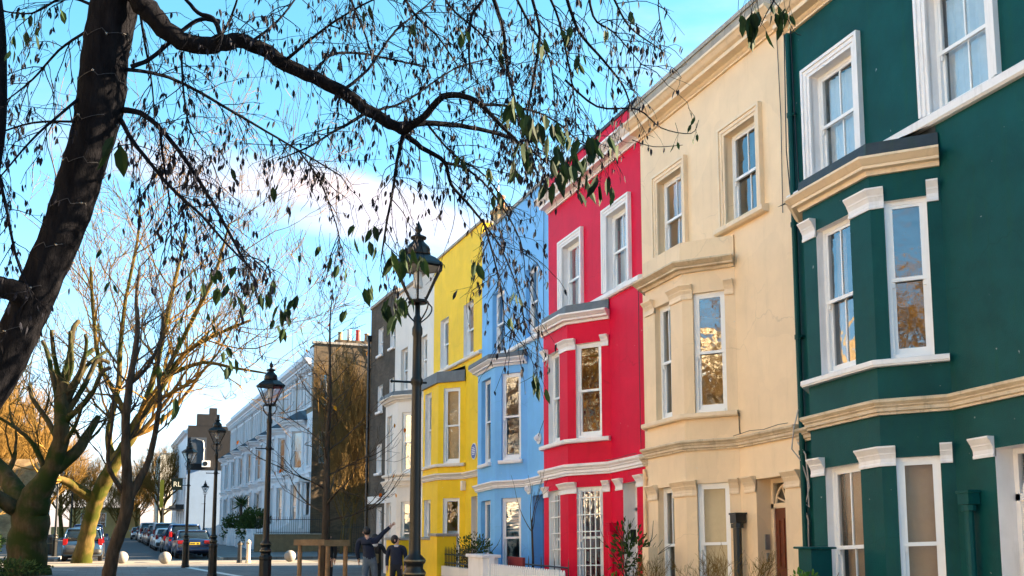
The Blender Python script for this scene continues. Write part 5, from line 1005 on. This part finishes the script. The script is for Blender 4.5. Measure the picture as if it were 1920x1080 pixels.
# --- mossy pollard with stubs
traced_tree('pollard_tree', 'thick mossy pollarded tree with cut stubs at the left edge', (45, 1085), 36.5, [([(48, 1100, 48.2), (50, 1070, 37.8), (52, 1020, 34.4), (56, 970, 32.7), (66, 935, 27.5), (88, 895, 19.8), (108, 850, 17.2), (116, 800, 13.8), (116, 750, 12.9), (120, 712, 10.3)], 0, 0),
    ([(48, 950, 20.6), (20, 905, 17.2), (-20, 860, 15.5), (-70, 810, 12.9)], 1.5, .4), ([(42, 962, 15.5), (-10, 930, 12.9), (-60, 905, 10.3)], -1.5, 0), ([(100, 880, 13.8), (140, 850, 11.2), (165, 815, 8.6), (185, 780, 5.2)], 1, .5), ([(112, 770, 6.4), (98, 700, 4.8), (88, 660, 3.7), (80, 640, 3.2)], 1, 0), ([(116, 730, 6.4), (104, 680, 4.3), (98, 640, 3.7), (97, 620, 3.7)], -.8, 0), ([(120, 712, 7.5), (132, 660, 5.3), (136, 620, 4.8), (148, 602, 4.3)], .8, 0), ([(120, 720, 6.4), (134, 690, 4.8), (132, 640, 3.7), (132, 622, 3.7)], -.5, 0), ([(124, 750, 6.4), (150, 700, 4.8), (158, 670, 4.3), (176, 655, 4.3)], .8, 0), ([(124, 740, 6.4), (154, 690, 4.3), (162, 645, 3.2), (160, 628, 3.2)], -.9, 0), ([(122, 780, 6.4), (160, 720, 4.8), (182, 676, 4.3), (204, 680, 3.7)], .9, 0), ([(122, 790, 6.4), (168, 745, 4.3), (190, 700, 3.7), (206, 690, 3.7)], -.9, 0), ([(120, 770, 5.3), (160, 690, 3.7), (200, 658, 2.7)], 1.2, 0),
    ([(112, 830, 6.4), (90, 790, 4.8), (60, 745, 3.7), (56, 720, 3.2)], 1, .4), ([(90, 895, 6.4), (60, 830, 4.3), (10, 790, 2.7), (-30, 770, 2.1)], -1, .3), ([(115, 840, 5.3), (140, 800, 3.7), (165, 740, 2.1), (210, 705, 1.6)], -1, .3)], M['moss_bark'], M['moss_bark'], 14, 3, 1.5, 2, .06, None, .012, .4, .9, 4)
# --- young tree in its timber guard
rg = random.Random(31); yt_ = thing('young_tree', 'young bare tree held in the timber guard', 'tree', (5.35, 27.9, 0))
s = MB(); P_ = [Vector((0, 0, -.1))]+[Vector((rg.uniform(-.04, .04), rg.uniform(-.04, .04), z)) for z in (.8, 1.6, 2.4, 3.2, 4.0, 4.8, 5.6, 6.4, 7.2, 8.0)]; P_, r_ = smooth(P_, [.12, .115, .11, .10, .085, .07, .055, .04, .03, .02, .01]); s.tube(P_, r_, 10); s.build('trunk', M['grey_bark'], yt_, smooth=True, recalc=False)
tips = []
for k in range(26):
    z = 1.75+k*.225; i = min(len(P_)-2, int((z+.1)/8.1*len(P_))); a = k*2.4; s = MB(); el = .25+.04*k
    grow(s, P_[i], Vector((math.cos(a), math.sin(a), el)), .034*(1-k/34), 1.25*(1-k/36), 3, rg, .05, .6, .66, .2, tips, (2, 3), .006); s.build('branch', M['grey_bark'], yt_, recalc=False)
s = MB()
for q, d in rg.sample(tips, 14): s.leaf(q, Vector((rg.uniform(-.4, .4), .2, -1)), .09, .13, rg.uniform(0, 6))
s.build('autumn_leaves', M['red_leaf'], yt_, recalc=False)
# --- bare trees in the sun: one of each built, then copied
def bare_tree(name, label, loc, seed, h, bark, twm, lv, group, nl=7, spread=.6, up=.13, rmin=.014, kd=(3, 4), rk=.022):
    rg = random.Random(seed); root = thing(name, label, 'tree', loc, 0, group); s = MB(); P_ = [Vector((0, 0, -.1))]
    for k in range(6): P_.append(Vector((P_[-1].x+rg.uniform(-.15, .15), P_[-1].y+rg.uniform(-.15, .15), h*.52*(k+1)/6)))
    r0 = h*rk; P_, r_ = smooth(P_, [r0*1.3]+[r0*(1-.1*k) for k in range(6)]); s.tube(P_, r_, 10); s.build('trunk', bark, root, smooth=True, recalc=False)
    s = MB()
    for k in range(nl):
        i = int(len(P_)*(.42+.55*k/nl)); a = k*2.4+rg.random()
        grow(s, P_[min(i, len(P_)-1)], Vector((math.cos(a), math.sin(a), .95)), r0*.5, h*.2, lv, rg, up, spread, .74, .2, None, kd, rmin)
    s.build('crown', twm, root, recalc=False); return root
gt = bare_tree('bare_tree', 'dense bare tree glowing gold at the left behind the pollard', (-9.5, 84, 0), 5, 15, M['plane_bark'], M['pale_twig'], 5, 'bare sunlit trees along the street', 12, .62, .10, .011)
def cp(o, loc, label, sc=1.0, rz=0.0):
    c = copy_tree(o); c.location = loc; c.scale = (sc, sc, sc); c.rotation_euler.z = rz; c['label'] = label; return c
for x, y, sc, lb in ((-13, 92, 1.05, 'gold bare tree behind the leaning trunk, nearest the left edge'), (-8.2, 102, .95, 'gold bare tree left of the sunlit plane tree'), (-6.5, 122, .9, 'pale bare tree above the left parked cars'), (-5, 140, .8, 'small gold bare tree at the far left end of the street'), (-15, 112, 1.15, 'tall gold bare tree far back at the left edge'),
                     (6.3, 138, .8, 'bare gold tree with pale trunk beside the far beige building'), (3.6, 166, .75, 'bare tree behind the ochre wall, right of the low house'), (-1.8, 170, .8, 'bare tree behind the ochre wall, left of the low house'), (-10, 150, 1.0, 'hazy bare tree behind the villa with columns'), (8, 172, .9, 'far bare tree above the ochre wall beside the beige building'), (-11.5, 73, .9, 'gold bare tree just right of the leaning trunk'), (-8.0, 68, .62, 'small gold bare tree right behind the pollard trunk'), (-12, 100, .8, 'gold bare tree between two taller ones at the left edge'), (-16, 96, 1.0, 'gold bare tree farthest left behind the leaning trunk'), (-10, 132, .9, 'far gold bare tree above the villa roof'), (-4.2, 156, .55, 'small bare tree at the left end of the ochre wall'), (1.2, 160.5, .5, 'small bare tree in the middle of the ochre wall'), (3.9, 153, .6, 'bare tree at the right end of the ochre wall')):
    cp(gt, (x, y, 0), lb, sc, rng.uniform(0, 6))
bt = bare_tree('birch_tree', 'slender pale birch in front of the brown gable, nearest the dark brick house', (15.0, 63.5, 0), 8, 12.5, M['birch_bark'], M['birch_bark'], 4, 'birches before the gable', 14, .38, .22, .010, (3, 4), .009)
for x, y, sc, lb in ((14.0, 65.2, .85, 'slender pale birch in the middle of the brown gable'), (13.2, 64.2, .62, 'smallest pale birch at the left of the gable'), (15.4, 66.2, 1.08, 'tallest pale birch rising behind the others at the gable')): cp(bt, (x, y, 0), lb, sc, rng.uniform(0, 6))
cr_ = thing('creeper', 'bare golden creeper clinging over the brown brick gable', 'climbing plant', (12.2, 67.2, 0)); rg = random.Random(12)
for k in range(7):
    s = MB(); x = 1.6+k*1.0+rg.uniform(-.2, .2)
    for _ in range(3):
        d = Vector((rg.uniform(-.5, .5), 0, 1)); q = Vector((x, rg.uniform(-.12, .05), rg.uniform(.0, 5.5))); grow(s, q, d, .03, rg.uniform(2.6, 3.6), 4, rg, .12, .5, .68, .2, None, (3, 4), .010)
    s.v = [(a, max(-.75, min(.2, b*.35)), min(c, 12.9)) for a, b, c in s.v]; s.build('stems', M['pale_twig'], cr_, recalc=False)
# sunlit trees on the far pavement, out of frame, seen in the window glass
for x, y, sc, lb in ((-8.5, 4, .75, 'gold bare street tree mirrored in the green house windows'), (-9, 15, .8, 'gold bare street tree mirrored in the cream bay window'), (-8.8, 26, .75, 'gold bare street tree mirrored in the red house windows'), (-9.2, -8, .8, 'gold bare street tree mirrored at the right edge')): cp(gt, (x, y, 0), lb, sc, rng.uniform(0, 6))
# --- hedges, bushes and garden plants
def bush(name, label, loc, rx, ry, rz_, n, m_, seed, lw=.05, cat='bush', stems=True, sy=1.0):
    rg = random.Random(seed); root = thing(name, label, cat, loc); s = MB()
    for _ in range(n):
        d = rv(rg).normalized(); q = d*(rg.random()**.4); k = 1+.22*mnoise.noise(q*2.3+Vector((seed, 0, 0))); q = Vector((q.x*rx*k, q.y*ry*k, rz_+q.z*rz_*k)); s.leaf(q, d+rv(rg)*.7+Vector((0, 0, .3)), lw, lw*2.2, rg.uniform(0, 6))
    s.build('foliage', m_, root, recalc=False)
    if stems:
        s = MB()
        for k in range(6): a = k*1.05; grow(s, Vector((0, 0, 0)), Vector((math.cos(a)*rx, math.sin(a)*ry, rz_*1.6)), .02, rz_*1.0, 2, rg, .05, .5, .7, .2, None, (2, 3), .006)
        s.build('stems', M['grey_bark'], root, recalc=False)
    return root
bush('bush', 'broad dark green bush behind the white forecourt wall', (10.2, 80, 0), 1.3, 3.2, 1.45, 4200, M['bush_leaf'], 2, .11)
bush('bush', 'small round green bush beside the palm', (9.9, 92, 0), 1.0, 1.6, 1.35, 1800, M['bush_leaf'], 3, .1)
pm = thing('palm', 'spiky palm rising above the bushes by the white terrace', 'palm', (10.0, 88, 0)); s = MB(); s.tube([(0, 0, 0), (.05, 0, 1.5), (0, 0, 3.4)], [.13, .11, .1], 8); s.build('trunk', M['grey_bark'], pm); s = MB(); rg = random.Random(3)
for k in range(60): d = (rv(rg)+Vector((0, 0, .35))).normalized(); s.leaf(Vector((0, 0, 3.4)), d, .09, rg.uniform(.7, 1.1), rg.uniform(0, 6))
s.build('fronds', M['bush_leaf'], pm, recalc=False)
bush('bush', 'low dark green bush under the left trees', (-3.9, 38.5, 0), 2.2, 1.2, .33, 2200, M['bush_leaf'], 5, .05)
bush('hedge', 'long low hedge along the left pavement behind the pollard', (-6.4, 62, 0), 1.2, 9, .7, 5200, M['bush_leaf'], 6, .09, 'hedge')
bush('hedge', 'dark hedge at the end of the right parked row', (6.4, 133, 0), 1.0, 5, .9, 2000, M['bush_leaf'], 7, .14, 'hedge')
bush('shrub', 'spiky green grass plant behind the black railing of the yellow house', (8.3, 24.6, .3), .35, .95, .62, 900, M['bush_leaf'], 8, .04, 'plant')
bush('shrub', 'dark leafy rose bush climbing before the red house windows', (8.85, 17.5, .45), .26, .62, .66, 300, M['bush_leaf'], 9, .05, 'shrub')
bush('shrub', 'fresh green low plant before the red door', (8.2, 16.9, .0), .25, .7, .42, 700, M['bright_leaf'], 10, .04, 'plant')
bush('shrub', 'fresh green plant in front of the dark green pier', (8.35, 11.6, .3), .2, .35, .42, 600, M['bright_leaf'], 11, .035, 'plant')
bush('shrub', 'low green plants along the cream front garden', (7.95, 14.6, .1), .25, 1.3, .36, 1100, M['bush_leaf'], 12, .035, 'plant')
def twig_shrub(label, loc, seed, h, m_='pale_twig'):
    rg = random.Random(seed); root = thing('bare_shrub', label, 'shrub', loc, 0, 'bare twig shrubs in the front gardens'); s = MB()
    for k in range(7): a = rg.uniform(0, 6.3); grow(s, Vector((rg.uniform(-.08, .08), rg.uniform(-.08, .08), 0)), Vector((math.cos(a)*.4, math.sin(a)*.4, 1)), .008, h*.45, 3, rg, .05, .55, .62, .18, None, (2, 4), .0022)
    s.build('twigs', M[m_], root, recalc=False); return root
for (x, y, z, h), lb in zip(((8.3, 15.6, .5, .75), (8.3, 14.1, .55, .75), (8.2, 13.3, .55, .85), (8.2, 12.5, .55, .85), (8.4, 16.2, .4, .8)), ('bare twiggy shrub at the left bay window of the cream house', 'bare twiggy shrub under the canted window of the cream house', 'bare twiggy shrub by the black soil pipe', 'bare reddish shrub beside the brown front door', 'bare twiggy shrub beside the pale weathered pier')):
    twig_shrub(lb, (x, y, z), int(y*10), h)
st = thing('sapling', 'bare sapling in front of the blue front door', 'tree', (8.6, 21.6, 0)); rg = random.Random(77); s = MB(); s.tube([(0, 0, 0), (.02, 0, 1.0), (0, .03, 1.8)], [.03, .026, .022], 8); s.build('trunk', M['grey_bark'], st); s = MB()
for k in range(5): grow(s, Vector((0, .03, 1.5+.07*k)), Vector((rg.uniform(-.6, .6), rg.uniform(-.6, .6), 1.2)), .013, .55, 2, rg, .1, .45, .7, .15, None, (1, 3), .005)
s.build('branches', M['grey_bark'], st, recalc=False)
# ------------------------------------------------------------------ people
P('skin', (.50, .28, .19), .55, .06, 20); P('hair_dark', (.012, .009, .008), .6, .3, 30); P('navy_coat', (.008, .013, .032), .85, .2, 12, .3, 60); P('black_coat', (.007, .008, .012), .85, .2, 12, .3, 60)
P('jeans', (.10, .14, .19), .85, .2, 14, .3, 80); P('dark_trousers', (.010, .011, .016), .85, .2, 12, .3, 60); P('shoe_dark', (.012, .011, .011), .6); P('khaki', (.16, .13, .07), .85, .2, 12); P('scarf_pale', (.45, .48, .52), .9, .1, 12); P('lip', (.35, .10, .09), .5); P('eye_dark', (.01, .008, .008), .2)
def person(label, loc, rz, J, mats, hair='cap', hood=None):
    """J: list of (name, parent, (x,y,z), radius or (rx,ry), cloth)   the body grows over this skeleton as one skin"""
    root = thing('person', label, 'person', loc, rz)
    me = bpy.data.meshes.new('body'); idx = {j[0]: i for i, j in enumerate(J)}
    me.from_pydata([j[2] for j in J], [(idx[j[1]], idx[j[0]]) for j in J if j[1]], []); ob = bpy.data.objects.new('body', me); COL.objects.link(ob)
    md = ob.modifiers.new('skin', 'SKIN'); md.use_smooth_shade = True; sv = me.skin_vertices[0].data
    for i, j in enumerate(J): sv[i].radius = j[3] if hasattr(j[3], '__len__') else (j[3], j[3]); sv[i].use_root = (i == 0)
    ss = ob.modifiers.new('sub', 'SUBSURF'); ss.levels = 2; ss.render_levels = 2
    dg = bpy.context.evaluated_depsgraph_get(); m2 = bpy.data.meshes.new_from_object(ob.evaluated_get(dg)); bpy.data.objects.remove(ob)
    m2.name = 'body'; m2.materials.clear(); keys = list(mats); [m2.materials.append(M[mats[k]]) for k in keys]
    segs = [(Vector(J[idx[j[1]]][2]), Vector(j[2]), keys.index(j[4])) for j in J if j[1]]
    for p in m2.polygons:
        c = p.center; best = (9, 0)
        for a, b, k in segs:
            ab = b-a; t_ = max(0, min(1, (c-a).dot(ab)/max(1e-9, ab.length_squared))); dd = (c-(a+ab*t_)).length
            if dd < best[0]: best = (dd, k)
        p.material_index = best[1]; p.use_smooth = True
    b = bpy.data.objects.new('body', m2); COL.objects.link(b); b.parent = root
    h = Vector(J[idx['head']][2]); nk = Vector(J[idx['neck']][2]); up = (h-nk).normalized(); fwd = Vector(J[idx['nose']][2])-h; fwd = (fwd-up*fwd.dot(up)).normalized(); sd_ = fwd.cross(up); hr = .092
    s = MB(); secs = []; big = 1.25 if hood else 1.0; c0 = h+up*.028-fwd*.030
    for k in range(11):
        el = R(-72+k*16.1); secs.append([c0+up*.108*big*math.sin(el)+(sd_*math.cos(a)*.088+fwd*math.sin(a)*.094)*math.cos(el)*big for a in [2*math.pi*i/14 for i in range(14)]])
    s.loft(secs); s.build('hair' if not hood else 'hood', M['hair_dark'] if not hood else M[hood], root, smooth=True)
    for sx in (-1, 1):
        s = MB(); s.lathe([(.002, -.008), (.011, 0), (.002, .008)], 8, tuple(h+fwd*.088+sd_*sx*.032+up*.012)); s.build('eye', M['eye_dark'], root, smooth=True)
        s = MB(); s.lathe([(.004, -.028), (.018, -.008), (.02, .012), (.006, .028)], 8, tuple(h+sd_*sx*.088-fwd*.005)); s.build('ear', M['skin'], root, smooth=True)
    s = MB(); s.tube([h+fwd*.086-up*.052-sd_*.024, h+fwd*.094-up*.052, h+fwd*.086-up*.052+sd_*.024], [.004, .008, .004], 6); s.build('mouth', M['lip'], root)
    return root
def hand(J, nm, wrist, d, palm_n, cloth='skin', curl=.25, sc=1.0):
    """five separate fingers rooted in the palm; d points to the fingertips, palm_n out of the palm"""
    w_ = Vector(wrist); d = Vector(d).normalized(); n = Vector(palm_n).normalized(); sd_ = d.cross(n).normalized()
    pm = w_+d*.075*sc; J.append((nm+'palm', nm, tuple(pm), (.030*sc, .022*sc), cloth))
    for k, (o, l) in enumerate(((-.030, .068), (-.010, .078), (.010, .074), (.030, .058))):
        a = pm+d*.025*sc+sd_*o*sc; c = a+(d*(1-curl*.4)+n*curl*.5)*l*.5*sc; e = c+(d*(1-curl)+n*curl*1.3)*l*.5*sc
        J.append((f'{nm}k{k}', nm+'palm', tuple(a), .010*sc, cloth)); J.append((f'{nm}m{k}', f'{nm}k{k}', tuple(c), .0085*sc, cloth)); J.append((f'{nm}t{k}', f'{nm}m{k}', tuple(e), .007*sc, cloth))
    a = w_+d*.04*sc-sd_*.04*sc+n*.012; J.append((nm+'th0', nm, tuple(a), .012*sc, cloth)); J.append((nm+'th1', nm+'th0', tuple(a+(d*.7-sd_*.6+n*.2)*.045*sc), .009*sc, cloth))
def skeleton(H, lean=(0, 0), head_dir=(0, -1, 0), head_tilt=(0, 0, 0), arms=None, legs=None, build=1.0, cl=('top', 'leg')):
    k = H/1.72; lx, ly = lean; B = build; J = [('hip', None, (0, 0, .93*k), (.155*k*B, .115*k*B), cl[1])]
    f = lambda z: (lx*(z-.93)/.5, ly*(z-.93)/.5)
    def c(z): a = f(z); return (a[0]*k, a[1]*k, z*k)
    J += [('waist', 'hip', c(1.08), (.15*k*B, .105*k*B), cl[0]), ('chest', 'waist', c(1.30), (.175*k*B, .12*k*B), cl[0]), ('sh', 'chest', c(1.42), (.11*k*B, .085*k*B), cl[0])]
    nb = Vector(c(1.49)); J.append(('neck', 'sh', tuple(nb), .056*k, 'skin')); t_ = Vector(head_tilt); hd = nb+Vector((t_.x, t_.y, .125*k+t_.z)); J.append(('head', 'neck', tuple(hd), (.078*k, .092*k), 'skin'))
    J.append(('crown', 'head', tuple(hd+(hd-nb).normalized()*.075*k), (.068*k, .076*k), 'skin')); fd = Vector(head_dir).normalized(); J.append(('nose', 'head', tuple(hd+fd*.098*k-Vector((0, 0, .012*k))), .016*k, 'skin'))
    s0 = Vector(c(1.41))
    for sx, nm in ((-1, 'l'), (1, 'r')):
        J.append((nm+'sh', 'sh', tuple(s0+Vector((sx*.175*k*B, 0, 0))), .068*k*B, cl[0])); e, w_, hdir, pn = arms[nm]
        J.append((nm+'el', nm+'sh', tuple(Vector(e)*k), .05*k*B, cl[0])); J.append((nm+'cuff', nm+'el', tuple((Vector(e)*.12+Vector(w_)*.88)*k), .041*k*B, cl[0])); J.append((nm+'wr', nm+'cuff', tuple(Vector(w_)*k), .028*k, 'skin')); hand(J, nm+'wr', Vector(w_)*k, hdir, pn, sc=k)
        kn, an = legs[nm]; J.append((nm+'th', 'hip', (sx*.095*k, 0, .86*k), .09*k*B, cl[1])); J.append((nm+'kn', nm+'th', tuple(Vector(kn)*k), .062*k*B, cl[1])); J.append((nm+'an', nm+'kn', tuple(Vector(an)*k), .045*k, cl[1])); J.append((nm+'he', nm+'an', (an[0]*k, an[1]*k, .045*k), .045*k, 'shoe')); J.append((nm+'toe', nm+'he', (an[0]*k+.0, (an[1]-.17*(-1 if head_dir[1] > .3 else 1))*k, .035*k), .036*k, 'shoe'))
    return J
LG = dict(l=((-.11, -.01, .49), (-.12, .02, .10)), r=((.11, -.01, .49), (.12, .02, .10)))
DOWN = dict(l=((-.26, .02, 1.13), (-.25, -.05, .89), (0, -.15, -1), (1, 0, 0)), r=((.26, .02, 1.13), (.25, -.05, .89), (0, -.15, -1), (-1, 0, 0)))
mk = lambda top, leg: dict(top=top, leg=leg, skin='skin', shoe='shoe_dark')
# man seen from behind, arm raised, pointing up
J = skeleton(1.63, (-.07, .03), (-.35, 1, 0), (-.02, .03, 0), dict(l=((-.34, .02, 1.16), (-.30, .12, .93), (0, .2, -1), (1, 0, 0)), r=((.30, .05, 1.58), (.50, .10, 1.76), (.75, .1, .65), (0, -1, -.3))), dict(l=((-.13, .02, .49), (-.16, -.03, .10)), r=((.13, .04, .49), (.18, .02, .10))), 1.28)
person('man in a dark jacket and jeans seen from behind, pointing up with one arm', (5.98, 25.6, 0), -YAW, J, mk('navy_coat', 'jeans'))
# figure in dark coat behind the timber guard
person('person in a plain dark coat standing behind the timber tree guard', (5.72, 29.6, 0), -YAW, skeleton(1.46, (0, 0), (.2, 1, 0), (0, .02, 0), DOWN, LG, 1.3), mk('black_coat', 'dark_trousers'))
# stooping woman with hood and scarf, hands held in front
J = skeleton(1.42, (0, -.10), (.25, -1, -.1), (.0, -.05, -.01), dict(l=((-.24, -.12, 1.14), (-.08, -.30, 1.16), (.6, -.5, .3), (.3, 1, 0)), r=((.30, -.06, 1.22), (.48, -.14, 1.14), (1, -.2, -.05), (0, 0, -1))), LG, 1.22)
wm = person('person in dark hooded coat and pale scarf holding both hands out', (6.50, 27.2, 0), -YAW, J, mk('black_coat', 'dark_trousers'), hood='hair_dark')
s = MB(); k = 1.42/1.72; s.lathe([(.085, 0), (.10, .03), (.09, .07), (.065, .09)], 14, (0, -.10*1.1*k, 1.40*k)); s.build('scarf', M['scarf_pale'], wm, smooth=True)
s = MB(); s.box(-.16, .10, -.25, -.13, .74, .98); s.build('bag', M['khaki'], wm, bevel=.02)
# boy looking up
J = skeleton(1.44, (0, 0), (1, -.15, .35), (-.015, 0, 0), DOWN, LG, 1.18)
by = person('boy in a navy jacket looking up beside the nearest street lamp', (6.30, 24.3, 0), -YAW, J, mk('navy_coat', 'dark_trousers'))
s = MB(); k = 1.44/1.72; s.lathe([(.08, 0), (.085, .025), (.07, .05)], 12, (0, 0, 1.435*k)); s.build('collar', M['scarf_pale'], by, smooth=True)
